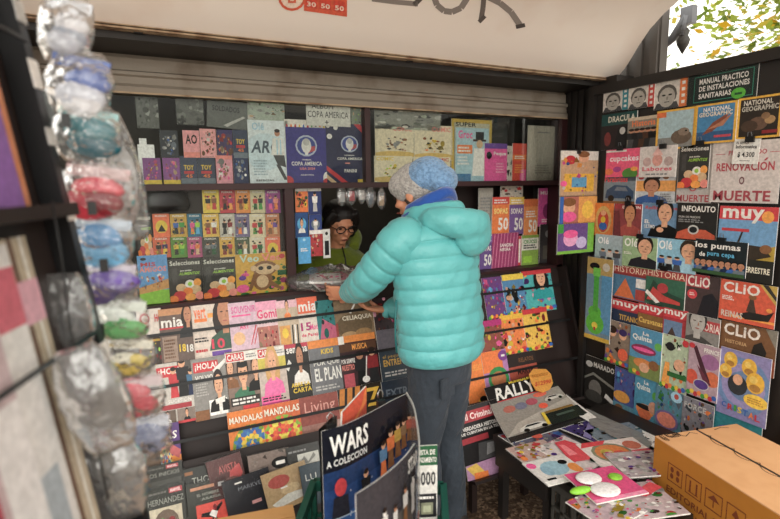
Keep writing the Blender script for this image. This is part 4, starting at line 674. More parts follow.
rp(712, 781, 141, 203, 3, 'pinkish white poster reading PENSIONADO RENOVACION O MUERTE', 'd6cbc6', [('T', 'PENSIONADO', .25, .78, .8, .86, 'c04a54', .03), ('R', .05, .8, .2, .81, 'c04a54'), ('R', .84, .8, .97, .81, 'c04a54'), ('T', 'RENOVACION', .08, .52, .92, .66, 'b8404c', .08), ('Q', [(.765, .675), (.80, .675), (.83, .72), (.80, .72)], 'b8404c'), ('T', 'O', .44, .3, .52, .43, '7a4a50', .04), ('T', 'MUERTE', .06, .03, .9, .2, 'a83c48', .08)], name='poster', cat='poster')
rp(733, 759, 139, 164, 5, 'white handwritten price tag reading $ 4.300 on the big poster', 'eceae4', [('T', 'EL SE\u00d1OR', .1, .8, .6, .92, 'K'), ('T', 'Informatica', .1, .62, .9, .76, 'K'), ('T', '$ 4.300', .2, .25, .85, .48, 'K', .02), ('R', .3, .12, .7, .14, 'K')], name='price_tag', cat='price tag', rot=-3, group='price tags')
rp(594, 614, 203, 236, 4, 'orange framed toy bag hanging beside the portrait magazine', 'e8822c', [('E', .5, .5, .4, .42, 'd8b46a'), ('E', .5, .45, .28, .34, 'c8402c'), ('E', .5, .7, .14, .08, 's'), ('E', .5, .3, .2, .12, 'b'), ('E', .5, .5, .12, .1, 'y')], name='bagged_toy', cat='toy bag', mt=M_GLOSS, wrap=True)
rp(614.5, 642, 204, 239, 5, 'red and black magazine with a dramatic portrait', '8c3c3c', [('R', 0, .86, 1, 1, 'a83038'), ('T', 'EDICION', .3, .87, .95, .95, 'w', .02)]+person(.58, .08, .5, '3a1c14', 'c88a5c', 'a8483c')+[('Q', [(0, 0), (.3, 0), (.2, .8), (0, .8)], '6b2c2c')])
rp(642, 678, 203, 241, 4, 'blue music magazine with a man in black pointing', '6a90b4', [('T', 'RollingStone', .1, .8, .98, .92, 'c83c3c', .05)]+person(.66, .1, .5, 'k', 's', 'k')+[('Q', [(.2, .1), (.55, .4), (.9, .1)], 'k'), ('T', 'EL', .1, .45, .25, .55, 'w'), ('T', 'ULTIMO', .1, .32, .4, .42, 'w'), ('E', .55, .3, .1, .07, 's')])
rp(677, 717.5, 203, 243, 5, 'black car magazine titled INFOAUTO with a glowing red car', '2a2624', [('T', 'INFOAUTO', .12, .78, .95, .93, 'w', .06), ('T', 'GUIA DE PRECIOS', .05, .62, .6, .67, 'l', .04)]+lines(.05, .5, .7, .6, 2, 'g')+[('Q', [(.0, .05), (.05, .25), (.3, .35), (.75, .34), (.98, .22), (1, .05)], 'c8502c'), ('E', .45, .33, .14, .12, 'l'), ('E', .45, .33, .1, .08, 'K'), ('R', 0, 0, 1, .08, 'k')])
muyD = [('R', 0, .82, 1, 1, 'd42a34'), ('T', 'muy', .06, .78, .78, .97, 'w', .12), ('R', .06, .66, .55, .7, 'r'), ('Q', [(0, .4), (.3, .5), (.65, .42), (1, .5), (1, .1), (0, .1)], 'b8982c'), ('R', 0, 0, 1, .3, '26221c'), ('Q', [(.2, .3), (.35, .5), (.8, .48), (.95, .36), (.7, .3)], '3a2c20'), ('Q', [(.35, .5), (.4, .52), (.45, .66), (.42, .66)], '3a2c20'), ('E', .85, .45, .1, .06, 'n'), ('E', .84, .87, .1, .08, 'O'), ('T', 'EXTRATERRESTRE', .2, .12, .95, .2, 'f0e8d0', .06)]
rp(718, 776.5, 206.5, 281, 6, 'large magazine titled muy with a giant insect over a yellow plain', '6ea0cc', muyD)
rp(595.5, 623.5, 235, 264, 6, 'pale blue Ole magazine with small players, leftmost of the three', 'a4b8bc', [('T', 'Ol\u00e9', .1, .68, .5, .92, 'f0f0ee', .06)]+[q for i in range(3) for q in fig(.3+.25*i, .02, .5, 'zlG'[i], 'GKz'[i])])
rp(623, 657.5, 237, 268, 7, 'green Ole magazine with a smiling man in dark suit, middle of the three', '9ab888', [('T', 'Ol\u00e9', .05, .66, .45, .94, 'f0f2e8', .06)]+person(.66, .02, .52, 'h', 's', '26262c')+lines(.05, .4, .3, .5, 2, 'w'))
rp(657, 697, 239.5, 272, 6, 'light blue Ole magazine with a boy player, rightmost of the three', '8cc0d8', [('T', 'Ol\u00e9', .05, .66, .4, .94, 'f0f2f0', .06)]+person(.82, .02, .5, '3a2c20', 's', 'C')+[q for i in range(3) for q in fig(.15+.2*i, .02, .45, 'blb'[i], 'KKG'[i])])
rp(695, 747.5, 240.5, 275, 8, 'dark landscape magazine titled los pumas de pura cepa', '1e2226', [('R', .0, .0, 1, .42, '24405a')]+[q for i in range(8) for q in person(.07+.123*i, .1, .17, 'k', 'S', 'bzB'[i % 3])]+[('R', 0, 0, 1, .1, '3a5a34'), ('T', 'los pumas', .03, .7, .9, .93, 'w', .08), ('T', 'de', .12, .5, .24, .64, 'w', .06), ('T', 'pura cepa', .28, .5, .8, .64, '55b0d8', .05)])
his = lambda c, n=1: [('R', 0, .76, 1, 1, 'a83430'), ('T', 'HISTORIA', .08, .78, .98, .96, 'ecd8c0', .0), ('R', .02, .03, .98, .7, c)]
rp(612, 648, 265.5, 300, 4, 'HISTORIA magazine with an orange pyramid on blue', '8c2c2c', his('4a7a9a')+[('Q', [(.1, .05), (.4, .62), (.68, .05)], 'd86a2c'), ('R', .7, .05, .96, .35, 'b04038'), ('R', .7, .4, .96, .66, 'w')])
rp(646, 686, 270.5, 307, 5, 'HISTORIA magazine with a red and green sports shoe shape', '3a6a54', [('R', 0, .78, 1, 1, 'a83430'), ('T', 'HISTORIA', .04, .8, .98, .97, 'ecd8c0', .0), ('Q', [(0, .1), (.2, .7), (.45, .45), (1, .3), (1, .02), (.2, 0)], '2c4a3c'), ('Q', [(.05, .12), (.2, .5), (.5, .3), (.9, .2), (.9, .12)], 'c83a34'), ('E', .45, .5, .14, .14, 'b8343a'), ('Q', [(0, .3), (.3, .05), (.4, .1), (.05, .4)], 'w')])
clio = lambda: [('T', 'CLiO', .06, .7, .72, .96, 'ece4dc', .1)]
rp(685.5, 720, 275, 316, 4, 'dark CLIO magazine with a red round badge and a black figure', '4c3c3c', [('R', 0, .68, .7, 1, 'b4303c')]+clio()+[('E', .22, .5, .15, .12, 'd8303c'), ('Q', [(.4, 0), (.55, .5), (.8, .6), (1, .4), (1, 0)], '26242a')]+lines(.14, .46, .3, .55, 2, 'w'))
rp(720, 777, 282.5, 324, 5, 'orange CLIO magazine with an egyptian boat and the word REINAS', 'd8502c', [('Q', [(.7, 1), (1, .55), (1, 1)], 'c8a84c'), ('Q', [(.75, 1), (1, .65), (1, .75), (.85, 1)], '3a3430'), ('R', .2, .1, 1, .16, 'O'), ('Q', [(.35, .2), (.5, .1), (.9, .15), (.98, .4), (.85, .3), (.55, .3)], '2a2624'), ('Q', [(.5, .3), (.56, .62), (.62, .62), (.68, .3)], '4c3c34'), ('E', .6, .66, .07, .06, 'n'), ('T', 'REINAS', .05, .08, .45, .24, 'd8ccc0', .03), ('E', .9, .42, .05, .05, 'O')]+clio()+lines(.05, .5, .28, .62, 3, 'w'))
mD = lambda: [('R', 0, .7, 1, 1, 'd02a34'), ('T', 'muy', .04, .76, .96, .95, 'w', .12), ('R', 0, .7, 1, .74, 'b02030')]
rp(611.5, 640, 300.5, 335, 2, 'muy magazine lettered TITAN in the row below HISTORIA, leftmost', '2c3a54', mD()+[('T', 'TITANIC', .3, .42, .98, .58, 'd8a83c', .03), ('R', 0, 0, 1, .35, '3a3028')])
rp(638, 665, 304.5, 340, 3, 'muy magazine with golden script, second of its row', '8a6434', mD()+[('T', 'Caravanas', .05, .44, .95, .6, 'e8c05c', .04), ('R', 0, 0, 1, .32, '4c3a28')])
rp(663, 688, 308.5, 346, 4, 'muy magazine with a small blue mountain picture, third of its row', 'b03038', mD()+[('R', .05, .1, .8, .66, '6a86a8'), ('Q', [(.1, .1), (.4, .5), (.7, .1)], '4c3c34')])
rp(686, 720, 316, 353, 5, 'red and grey history magazine with a uniformed man in black and white', '8c8884', [('R', .2, .6, 1, .9, 'b83438'), ('T', 'STORIA', .35, .62, 1, .84, 'e8d8d0', .02)]+person(.35, .02, .62, '3a3836', 'b8b4ae', '4c4a48')+lines(.66, .05, .95, .3, 4, 'w'))
rp(720, 777, 325, 371, 2, 'brown CLIO magazine below the orange one', '7c5434', clio()+[('R', 0, 0, 1, .36, '9a4a20'), ('Q', [(.8, 1), (1, .6), (1, 1)], '8a8478'), ('Q', [(.55, .2), (.62, .6), (.75, .7), (.85, .5), (.8, .2)], '2c2824'), ('T', 'HISTORIA', .1, .52, .5, .6, 'c8a070', .03)])
LT = [('E', x, .05+.03*(i % 2), .075, .045, c) for i, (x, c) in enumerate(zip((.08, .2, .32, .44, .56, .68, .8, .92), 'eyroeyrb'))]
rp(606, 631, 321.5, 365, 6, 'grey children magazine with two doll figures and an orange ball', '8c7c6c', busy(201, ['v', 'n', 's', 'h', 'o', 'z'], 12, s=.14)+[('E', .75, .28, .2, .14, 'e8582c'), ('E', .3, .75, .16, .12, 's'), ('E', .72, .72, .15, .11, 's'), ('E', .3, .8, .17, .09, 'h'), ('E', .72, .78, .16, .08, 'V')]+LT, name='children_magazine')
qui = [('T', 'La', .4, .86, .6, .93, 'w', .04), ('T', 'Quinta', .08, .72, .7, .85, 'f0f0e8', .05), ('E', .9, .7, .12, .08, '5fb04c')]
rp(630, 662, 328.5, 378, 7, 'blue children magazine titled La Quinta with a maroon bus and blond child', '4c94b8', qui+[('E', .45, .56, .4, .1, '8c2c54'), ('E', .45, .56, .34, .04, 'p'), ('R', 0, 0, 1, .36, '7a8c4c'), ('E', .45, .28, .3, .1, 'd8843c'), ('E', .5, .2, .16, .1, 's'), ('E', .8, .3, .16, .1, 'n')]+LT[:3], name='children_magazine')
rp(661, 688.5, 336, 391, 6, 'children magazine with orange and white toys on pale green', 'b8c8a8', busy(203, ['o', 'w', 'k', 'E', 'O'], 10, s=.14)+[('E', .35, .8, .16, .08, 'K'), ('E', .72, .5, .2, .11, 's'), ('Q', [(.1, .1), (.2, .5), (.36, .5), (.4, .1)], 'O'), ('R', .3, .25, 1, .34, '2c6a34'), ('E', .9, .92, .12, .06, 'r')]+LT, name='children_magazine')
rp(688, 719.5, 344, 399, 7, 'pinkish fantasy children magazine with a dark tree and violet label', 'b89ca8', [('E', .7, .7, .3, .14, 'a06a98'), ('E', .8, .4, .25, .14, 'd86a3c'), ('E', .15, .35, .2, .14, 'd84c2c'), ('Q', [(.15, .9), (.25, .95), (.75, .35), (.6, .3)], '4c2834'), ('Q', [(.3, .6), (.5, .5), (.8, .3), (.6, .25)], '6b3040'), ('E', .1, .93, .1, .05, 'r'), ('T', 'PRINCE', .5, .86, .98, .94, 'w', .05), ('E', .48, .25, .26, .1, 'l'), ('E', .48, .25, .23, .085, '5a3a8a')]+LT, name='children_magazine')
mini = lambda cx, cy, r, c='e8b42c': [('E', cx, cy, r, r*.85, c), ('E', cx-r*.2, cy+r*.25, r*.45, r*.3, 'f0cc60'), ('E', cx, cy-r*.4, r*.6, r*.3, 'b07c30')]
rp(718.5, 770, 352, 421, 6, 'large lilac children magazine with round yellow shapes and coloured letters', '8c86b8', [('E', .5, .5, .55, .42, '6a8ab8'), ('E', .5, .5, .44, .33, '9a90c0'), ('E', .5, .5, .3, .22, '6a86b0')]+mini(.22, .84, .14)+mini(.6, .8, .15)+mini(.14, .66, .13)+mini(.74, .6, .18)+[('E', .4, .5, .2, .15, '34383c'), ('E', .4, .58, .1, .08, 's'), ('E', .78, .34, .24, .1, 'f4cc3c')]+lines(.62, .29, .94, .39, 3, 'c8902c')+[('T', 'C', .12, .12, .22, .2, 'b', .12), ('T', 'R', .25, .1, .36, .19, 'r', .12), ('T', 'I', .38, .11, .43, .2, 'e', .12), ('T', 'S', .45, .1, .54, .19, 'y', .12), ('T', 'T', .56, .09, .66, .18, 'b', .12), ('T', 'A', .68, .08, .78, .17, 'o', .12), ('T', 'L', .8, .07, .9, .16, 'r', .12)], name='children_magazine')
rp(585, 615, 359, 404, 2, 'black magazine lettered MARADO with a grey player photograph, lower left corner', '2a2826', [('T', 'MARADO', .3, .78, .98, .9, 'd8d4cc', .03), ('E', .15, .82, .12, .07, 'l'), ('Q', [(0, .5), (.3, .66), (1, .5), (1, .44), (.3, .6), (0, .45)], '8a8880'), ('E', .38, .3, .22, .2, '7a7670'), ('E', .35, .12, .3, .14, '4c4a46'), ('Q', [(.7, .2), (1, .1), (1, .2), (.75, .3)], 'w')])
rp(614.5, 635.5, 369, 418, 3, 'violet and orange children magazine right of the black one', '4c5c9c', busy(206, ['v', 'c', 'p', 'b', 's'], 9, 0, .45, 1, 1, .15)+[('E', .4, .42, .4, .12, 'e8a03c'), ('R', 0, .1, 1, .28, '5f9ab0'), ('E', .3, .18, .2, .07, 'n')]+LT, name='children_magazine')
rp(634.5, 657.5, 377, 429, 4, 'La Quinta children magazine of the lowest row with smiling face toys', '4c98b8', qui+[('E', .5, .36, .4, .12, 'e88c3c'), ('E', .5, .28, .3, .1, 'd86a3c'), ('E', .5, .42, .4, .05, 'K'), ('E', .85, .46, .2, .12, 'd89a7c')]+LT, name='children_magazine')
rp(655, 684, 386, 440, 5, 'teal children magazine with a salmon oval disc in the lowest row', '5a8ca0', busy(208, ['t', 'z', 'b', 'e'], 8, 0, .5, 1, 1, .14)+[('E', .45, .36, .42, .18, '7a6a9c'), ('E', .45, .36, .34, .14, 'e8846c'), ('E', .75, .85, .2, .1, 'C'), ('E', .75, .86, .08, .05, 'c84c3c'), ('R', .0, 0, 1, .14, 'n')]+LT[3:], name='children_magazine')
rp(681.5, 713.5, 400, 451, 6, 'grey children magazine with robot like figures in the lowest row', '8c8890', busy(209, ['K', 'z', 'l', 'o', 'v', 'n', 'g'], 22, s=.11)+[('T', 'FORCE', .1, .8, .8, .92, 'l', .06)], name='children_magazine')
rp(712.5, 762, 412, 463, 3, 'plain teal magazine behind the cardboard carton', '2a8c98', [('Q', [(.1, .6), (.5, .75), (.8, .6), (.5, .5)], '4a6ab0'), ('E', .4, .62, .16, .06, 'v'), ('R', .1, .88, .3, .91, 'w')], name='children_magazine')
# clips holding covers on the panel
for i, (x, y, l) in enumerate(((620, 148, 'above the cupcakes magazine'), (663, 146, 'above the garments magazine'), (700, 143, 'above the small digest'), (750, 139, 'above the price tag'), (628, 203, 'above the dramatic portrait'), (660, 202, 'above the man in black'), (640, 236, 'above the green cover'), (664, 268, 'above the sports shoe cover'), (722, 240, 'above the word pumas'))):
    p0 = PR.at(*PR.uv(x, y, .045), .045); b = MB(); b.box(p0+Vector((-.006, -.016, -.013)), p0+Vector((.004, .016, .010)))
    c_ = tag(b.build('binder_clip', M_BLACK, loc=p0), 'black binder clip '+l, 'clip', 'binder clips on the right panel')
    b = MB(); b.tube([p0+Vector((-.003, -.008, .010)), p0+Vector((-.006, -.006, .026)), p0+Vector((-.006, .006, .026)), p0+Vector((-.003, .008, .010))], .0015, 5); b.build('clip_handle', M_IRON, c_, loc=p0)
# toy bags hanging on the pillar and guitar bag
def hp(x0, x1, yt, yb, lay, label, base, D, **k): return item(PH, x0, x1, yt, yb, lay, 'bagged_toy', label, 'toy bag', base, D, group='toy bags hanging on the pillar', mt=M_GLOSS, wrap=True, **k)
PH = Plane((0, -.37, 0), (1, 0, 0), (0, 0, 1))
hp(560, 597, 151, 196, 0, 'orange and yellow toy bag, top one of the pillar string', 'c8a07c', [('R', 0, .8, 1, 1, 'e8e0d8'), ('E', .25, .8, .14, .1, 'r'), ('E', .6, .85, .14, .1, 's'), ('E', .6, .93, .16, .07, 'n'), ('R', .1, .1, .9, .5, 'e8b02c'), ('R', .3, .2, .7, .42, '5aa0c8')]+busy(221, ['b', 'p', 'y', 'w', 'O'], 8, 0, 0, 1, .8, .1))
hp(559, 596, 196.5, 223, 1, 'toy bag with a doll on red and a yellow figure, middle of the pillar string', 'b86a5c', [('R', .5, 0, 1, 1, 'e8a04c'), ('E', .25, .6, .16, .24, 's'), ('E', .25, .8, .18, .16, 'n'), ('E', .75, .5, .16, .34, 'f0c040'), ('E', .25, .25, .2, .2, 'p'), ('R', 0, 0, .1, 1, 'b')])
hp(557, 593, 223.5, 253, 2, 'violet toy bag with green edge, lowest of the pillar string', '6a4a8c', [('R', .82, 0, 1, 1, '7ab83c'), ('R', 0, 0, 1, .1, '7ab83c'), ('E', .35, .5, .2, .26, 'e8a0c8'), ('E', .35, .66, .2, .14, 'p'), ('E', .65, .35, .15, .2, 'c8b8e0'), ('R', 0, .7, .15, 1, 'e')])
rp(586.5, 612, 258, 341, 8, 'bright green toy guitar in a clear bag hanging left of the magazines', '7a9cb0', [('R', 0, .8, 1, 1, 'c8a860'), ('E', .3, .9, .2, .04, 'k'), ('R', .6, .1, 1, .8, '5aa0cc'), ('E', .75, .9, .14, .05, 'd8d0c0'), ('E', .4, .2, .36, .13, '58c83c'), ('E', .38, .34, .26, .08, '58c83c'), ('R', .3, .35, .5, .8, '4cb83c'), ('R', .26, .78, .54, .88, '7ad84c'), ('E', .4, .18, .12, .04, 'f4e040'), ('R', .36, .12, .44, .16, 'r'), ('R', 0, 0, 1, .05, 'e8c040')], name='bagged_toy_guitar', cat='toy guitar', mt=M_GLOSS, wrap=True)
b = MB(); p0, p1 = PH.at(*PH.uv(578, 152), .006), PH.at(*PH.uv(578, 146), .006); b.box(p0+Vector((-.012, -.004, -.01)), p0+Vector((.012, .01, .015))); b.box(p0+Vector((-.1, .008, .0)), p0+Vector((.09, .03, .01)))
tag(b.build('hanging_clip', M_BLACK, loc=p0), 'black clip bar holding the toy bag string on the pillar', 'clip')
# ---- nook right of the customer ----
def nk(x0, x1, yt, yb, lay, label, base, D, name='book', cat='book', **k): return item(PN, x0, x1, yt, yb, lay, name, label, cat, base, D, group=G_NK, th=.006, dd=.012, **k)
PN = Plane((0, .10, 0), (1, 0, 0), (0, 0, 1))
fifty = lambda c1, c2: [('R', 0, .8, 1, 1, c1), ('T', '50', .35, .1, .95, .45, 'w', .08), ('T', 'SOPAS', .1, .55, .9, .7, c2, .04)]+lines(.1, .82, .9, .95, 2, 'w')
nk(478, 492, 188, 230, 0, 'grey booklet at the left end of the nook, upper row', 'a8a49a', lines(.1, .2, .9, .8, 8, 'g'))
nk(491.5, 508.5, 197, 234, 2, 'orange puzzle booklet with a white 50 in the upper nook row', 'e87a34', fifty('d83c2c', 'Y'))
nk(508.7, 523, 197, 234, 2, 'violet puzzle booklet with a white 50 in the upper nook row', '7a5a9a', fifty('e8c04c', 'w'))
nk(523, 537, 199, 236, 2, 'plain orange puzzle booklet right of the violet one', 'e89048', fifty('d86a2c', 'w')[:2]+lines(.15, .5, .9, .7, 3, 'w'))
nk(537.5, 556, 188, 226, 2, 'bright pink booklet at the top right of the nook', 'd84a9c', [('T', 'MUJER', .1, .8, .9, .92, 'w', .03), ('E', .5, .4, .25, .2, '8c2c6a')]+lines(.2, .1, .8, .2, 2, 'w'))
nk(500, 522, 186, 205, 0, 'pale booklet behind the orange ones with thumbnails', 'c8beb0', busy(231, ['r', 'z', 'w', 'n'], 8))
nk(479, 491.5, 236, 274, 4, 'violet booklet in the lower nook row next to the jacket', '6a5090', fifty('8a6ab0', 'w'), zb=ZL)
nk(491, 517.5, 233, 272, 4, 'magenta striped book in the lower nook row', 'a03068', [('Q', [(x, 0), (x+.03, 0), (x+.13, 1), (x+.1, 1)], 'd080a0') for x in (0, .12, .24, .36, .48, .6, .72, .84)]+[('T', 'SANGRIA', .3, .6, .8, .7, 'w', .04), ('T', 'NEGRA', .3, .48, .7, .57, 'w', .04)], zb=ZL)
nk(516.5, 521, 236, 270, 3, 'thin red book spine between the magenta and the green book', 'c83038', [('R', .3, .1, .7, .9, 'w')], zb=ZL)
nk(521, 537.5, 235, 269, 4, 'green and white booklet in the lower nook row', '8cb04a', [('R', 0, .5, 1, .9, 'e4e4d8'), ('T', 'CRUCES', .1, .72, .9, .84, 'e', .04)]+lines(.1, .54, .9, .7, 2, 'K')+[('R', .1, .08, .6, .3, 'f')], zb=ZL)
nk(539, 555.5, 224, 267, 3, 'dark book with a small picture at the right end of the nook', '3c3a3c', [('R', .2, .1, .8, .45, '5c5850'), ('E', .5, .75, .2, .1, 'g')], zb=ZL)
# ---- rack rows right of the customer ----
def r2(x0, x1, yt, yb, lay, label, base, D, name='children_magazine', cat='magazine', **k): return item(PL, x0, x1, yt, yb, lay % 2+(0 if lay < 3 else 3 if lay < 6 else 6), name, label, cat, base, D, group='magazines on the rack right of the customer', **k)
r2(484, 504, 277, 320, 0, 'violet children magazine, leftmost of the top row right of the customer', '6a3c7c', busy(241, ['p', 'v', 'm', 'y', 'c'], 16, s=.14)+LT)
r2(503.5, 525, 274, 316, 1, 'blue children magazine with red and yellow toys, top row', '4c84b0', busy(242, ['r', 'k', 'y', 's', 'w'], 14, .1, .1, .9, .7, .15)+[('R', 0, .86, 1, 1, 'e8c83c')]+LT)
r2(523, 553, 270, 312, 2, 'turquoise children magazine with a princess in dark hair', '4ab0b0', busy(243, ['p', 'P', 'O', 'v'], 12, s=.13)+person(.62, .3, .4, 'k', 's', 't', long=True)+[('R', 0, .9, 1, 1, 'r')]+LT)
r2(478, 503, 320, 358, 3, 'red and green children magazine, leftmost of the second row', '8c4a3c', busy(244, ['e', 'r', 'y', 'n', 'p'], 16, s=.15)+[('R', 0, .84, 1, 1, 'm')])
r2(501, 526, 314, 355, 4, 'orange children magazine with white and black toys, second row', 'e8782c', busy(245, ['w', 'k', 'r', 's', 'y'], 14, s=.15)+[('R', 0, .88, 1, 1, 'e8b42c')]+LT)
r2(524, 549, 308, 350, 5, 'yellow and red children magazine, rightmost of the second row', 'e8b840', busy(246, ['r', 'o', 's', 'k', 'e'], 14, s=.15)+[('R', 0, .88, 1, 1, 'r')]+LT)
r2(466, 486, 356, 412, 6, 'orange magazine with a small face next to the jeans', 'ec7c20', [('E', .75, .14, .3, .1, 'y'), ('E', .75, .2, .2, .06, 'k'), ('T', 'JUEGOS', .3, .7, .95, .85, 'O', .04)])
r2(484, 509.5, 350, 404, 7, 'lilac and orange magazine with a green round emblem', 'b07ab0', [('R', 0, .6, .8, 1, 'e87428'), ('E', .55, .45, .42, .24, '2c8c4c'), ('E', .55, .45, .3, .15, 'b87040'), ('E', .85, .88, .2, .1, '7a3a8a'), ('R', .78, .86, .92, .9, 'w')])
r2(508.5, 538, 352, 396, 8, 'brick red book lettered MARTE in the lowest row', 'a84834', [('R', 0, .7, 1, 1, '2c2422'), ('T', 'MARTE', .3, .5, .85, .64, '3a1c18', .03), ('R', 0, .0, 1, .3, '7a3428'), ('T', 'RELATOS', .4, .78, .9, .88, 'n', .0)], name='book', cat='book')
# ---- low shelf at the foot of the rack, open magazines ----
PQ = Plane((0, -.50, .22), (1, 0, 0), (0, .12, .32))
sq = empty('sloped_shelf', (1.5, -.4, 0), 'dark sloped low shelf right of the customer legs', 'shelf')
pbox(PQ, (1.34, -.04), (1.74, .30), -.02, -.001).build('board', M_RACK, sq, loc=(1.5, -.4, 0))
pbox(PQ, (1.34, -.055), (1.74, -.04), -.02, .04).build('ledge', M_RACK, sq, loc=(1.5, -.4, 0))
for sx in (1.36, 1.68): b = MB(); b.box((sx, -.50, 0), (sx+.03, -.47, .21)); b.build('leg', M_RACK, sq, loc=(1.5, -.4, 0))
item(PQ, 464, 500, 446, 478, 0, 'magazine', 'lilac and yellow magazine corner showing below the black newspaper magazine', 'magazine', 'b88ab0', [('Q', [(0, .4), (.3, .5), (.5, .2), (.2, .1)], 'e8c050'), ('R', .2, .0, .6, .2, 'o')], group='magazines leaning low on the right', rot=-3)
item(PQ, 455, 513, 402, 460, 1, 'magazine', 'black magazine with red title bar beside the customer legs', 'magazine', '1e1c1e', [('R', .02, .72, .9, .92, 'a82430'), ('T', 'Perfil Criminal', .03, .76, .7, .88, 'f0dcd8', .05), ('T', 'LA VERDADERA HISTORIA', .05, .58, .8, .65, 'e8e4e0', .05), ('T', 'QUE CUENTAN EN LA TELE', .05, .5, .8, .56, 'e8e4e0', .05), ('R', .05, .36, .55, .46, 'a02834'), ('Q', [(.3, .02), (.35, .32), (.9, .3), (.9, .02)], '4a4a4c'), ('Q', [(.45, .08), (.5, .28), (.62, .28), (.6, .1)], '8c8c8e'), ('E', .72, .18, .07, .05, '7a7a7c')], group='magazines leaning low on the right', rot=2)
def sheet(name, label, cat, P, base, D, sag, th=.004, n=10, mt=None, group=None):
    """printed magazine bent between four real points TL, TR, BR, BL"""
    TL, TR, BR, BL = [Vector(p) for p in P]; nn = (BR-BL).cross(TL-BL).normalized(); o = (TL+TR+BR+BL)/4
    def mp(x, y, d): return (BL*(1-x)+BR*x)*(1-y)+(TL*(1-x)+TR*x)*y+nn*(d-sag*math.sin(math.pi*y)-.0)
    b = MB()
    for j in range(n):
        y0, y1 = j/n, (j+1)/n
        b.face([mp(0, y0, 0), mp(0, y1, 0), mp(1, y1, 0), mp(1, y0, 0)], 'w'); b.face([mp(0, y0, 0), mp(0, y0, th), mp(0, y1, th), mp(0, y1, 0)], 'w'); b.face([mp(1, y0, 0), mp(1, y1, 0), mp(1, y1, th), mp(1, y0, th)], 'w')
    b.face([mp(0, 0, 0), mp(1, 0, 0), mp(1, 0, th), mp(0, 0, th)], 'w'); b.face([mp(0, 1, 0), mp(0, 1, th), mp(1, 1, th), mp(1, 1, 0)], 'w')
    draw(b, [('R', 0, 0, 1, 1, base)]+D, lambda x, y, d: mp(x, y, th+d*3), sub=n)
    return tag(b.build(name, mt or M_GLOSS, loc=o), label, cat, group)
tP = Plane((0, -.40, 0), (1, 0, 0), (0, 0, 1)); z4 = (0, 0, .428)
RL = [hit(484, 389, (0, -.33, 0), (0, 1, 0)), hit(547, 372, (0, -.33, 0), (0, 1, 0)), hit(592, 419, z4, (0, 0, 1)), hit(511, 444, z4, (0, 0, 1))]
car = lambda x, y, s, c: [('Q', [(x, y), (x+.04*s, y+.1*s), (x+.2*s, y+.18*s), (x+.5*s, y+.17*s), (x+.66*s, y+.1*s), (x+.7*s, y)], c), ('Q', [(x+.14*s, y+.1*s), (x+.22*s, y+.16*s), (x+.46*s, y+.15*s), (x+.54*s, y+.1*s)], 'K'), ('E', x+.15*s, y, .06*s, .06*s, 'k'), ('E', x+.55*s, y, .06*s, .06*s, 'k')]
sheet('magazine', 'bent RALLY car magazine pack leaning from the low table up to the rack', 'magazine', RL, '2a2828', [('R', 0, .1, 1, .72, '9a948c'), ('Q', [(0, .1), (1, .3), (1, .5), (.2, .3)], 'b8b0a6'), ('T', 'RALLY', .1, .745, .68, .945, 'f2f0ea', .1, .04), ('T', 'MUNDIALES', .36, .955, .7, .99, 'f0d020', .05), ('R', .1, .715, .68, .73, 'c83038'), ('E', .2, .56, .08, .06, 'b86a5c'), ('E', .36, .56, .08, .06, '7a7a90'), ('E', .52, .58, .08, .06, 'b05060'), ('E', .68, .66, .1, .04, 'e0684c'), ('E', .62, .46, .06, .05, 'e8502c')]+car(.15, .12, .55, 'e4e0d8')+car(.68, .52, .4, 'd0ccc4')+[('R', .52, .08, 1, .3, '262c28'), ('Q', [(.48, .1), (.52, .1), (.56, .34), (.52, .34)], 'e8c82c'), ('R', .56, .3, .95, .34, '8a6a34'), ('R', .66, .2, .9, .24, '4a5a50')], .022)
TN = (RL[2]-RL[3]).cross(RL[0]-RL[3]).normalized(); TO = RL[1]+TN*.012; b = MB(); pp = [hit(x, y, TO, TN) for x, y in ((529, 374), (533, 369), (546, 369), (551, 374), (553, 383), (550, 389), (543, 392), (536, 390), (531, 382))]
b.face(pp[::-1], 'f0a83c'); b.face([p-TN*.004 for p in pp], 'f0a83c')
def rtx(s, x0, x1, y0, y1, c):
    vs, fs = text_mesh(s, .04); b.mesh([hit(x0+(x1-x0)*x, y1+(y0-y1)*y-(x1-x0)*x*.2+1, TO+TN*.002, TN) for x, y in vs], fs, c)
rtx('$12990', 535, 551, 381, 386, 'd84a20'); rtx('FASCICULO', 532, 548, 374, 377, 'c87a20')
tag(b.build('price_tag', M_PRINT, loc=pp[0]), 'orange rounded price tag reading $12990 on the rally magazine', 'price tag', 'price tags')
# ---- low table ----
def tbl(px, py, w_, h_, rot, lay, label, base, D, name='children_magazine', cat='magazine', wrap=False, th=.005):
    p = hit(px, py, (0, 0, .42+lay*.007), (0, 0, 1)); b = MB(); b.box((-w_/2, -h_/2, 0), (w_/2, h_/2, th), 'w')
    draw(b, [('R', 0, 0, 1, 1, base)]+D, lambda x, y, d: Vector(((x-.5)*w_, (y-.5)*h_, th+d)))
    o = b.build(name, M_GLOSS, M=Matrix.Translation((p.x, p.y, .4175+lay*.0065)) @ Matrix.Rotation(math.radians(rot), 4, 'Z')); tag(o, label, cat, G_TB)
    if wrap: b = MB(); b.box((-w_/2-.006, -h_/2-.006, -.0003), (w_/2+.006, h_/2+.006, th+.001)); q = b.build('plastic_wrap', M_WRAP); q.parent = o
    return o
tbl(541, 441, .27, .27, 2, 0, 'grey violet comic pack at the far left corner of the table', '6c6a80', busy(301, ['v', 'z', 'r', 'b', 'g', 'K', 'l'], 26, s=.13)+[('E', .5, .6, .1, .09, 'd84c3c')])
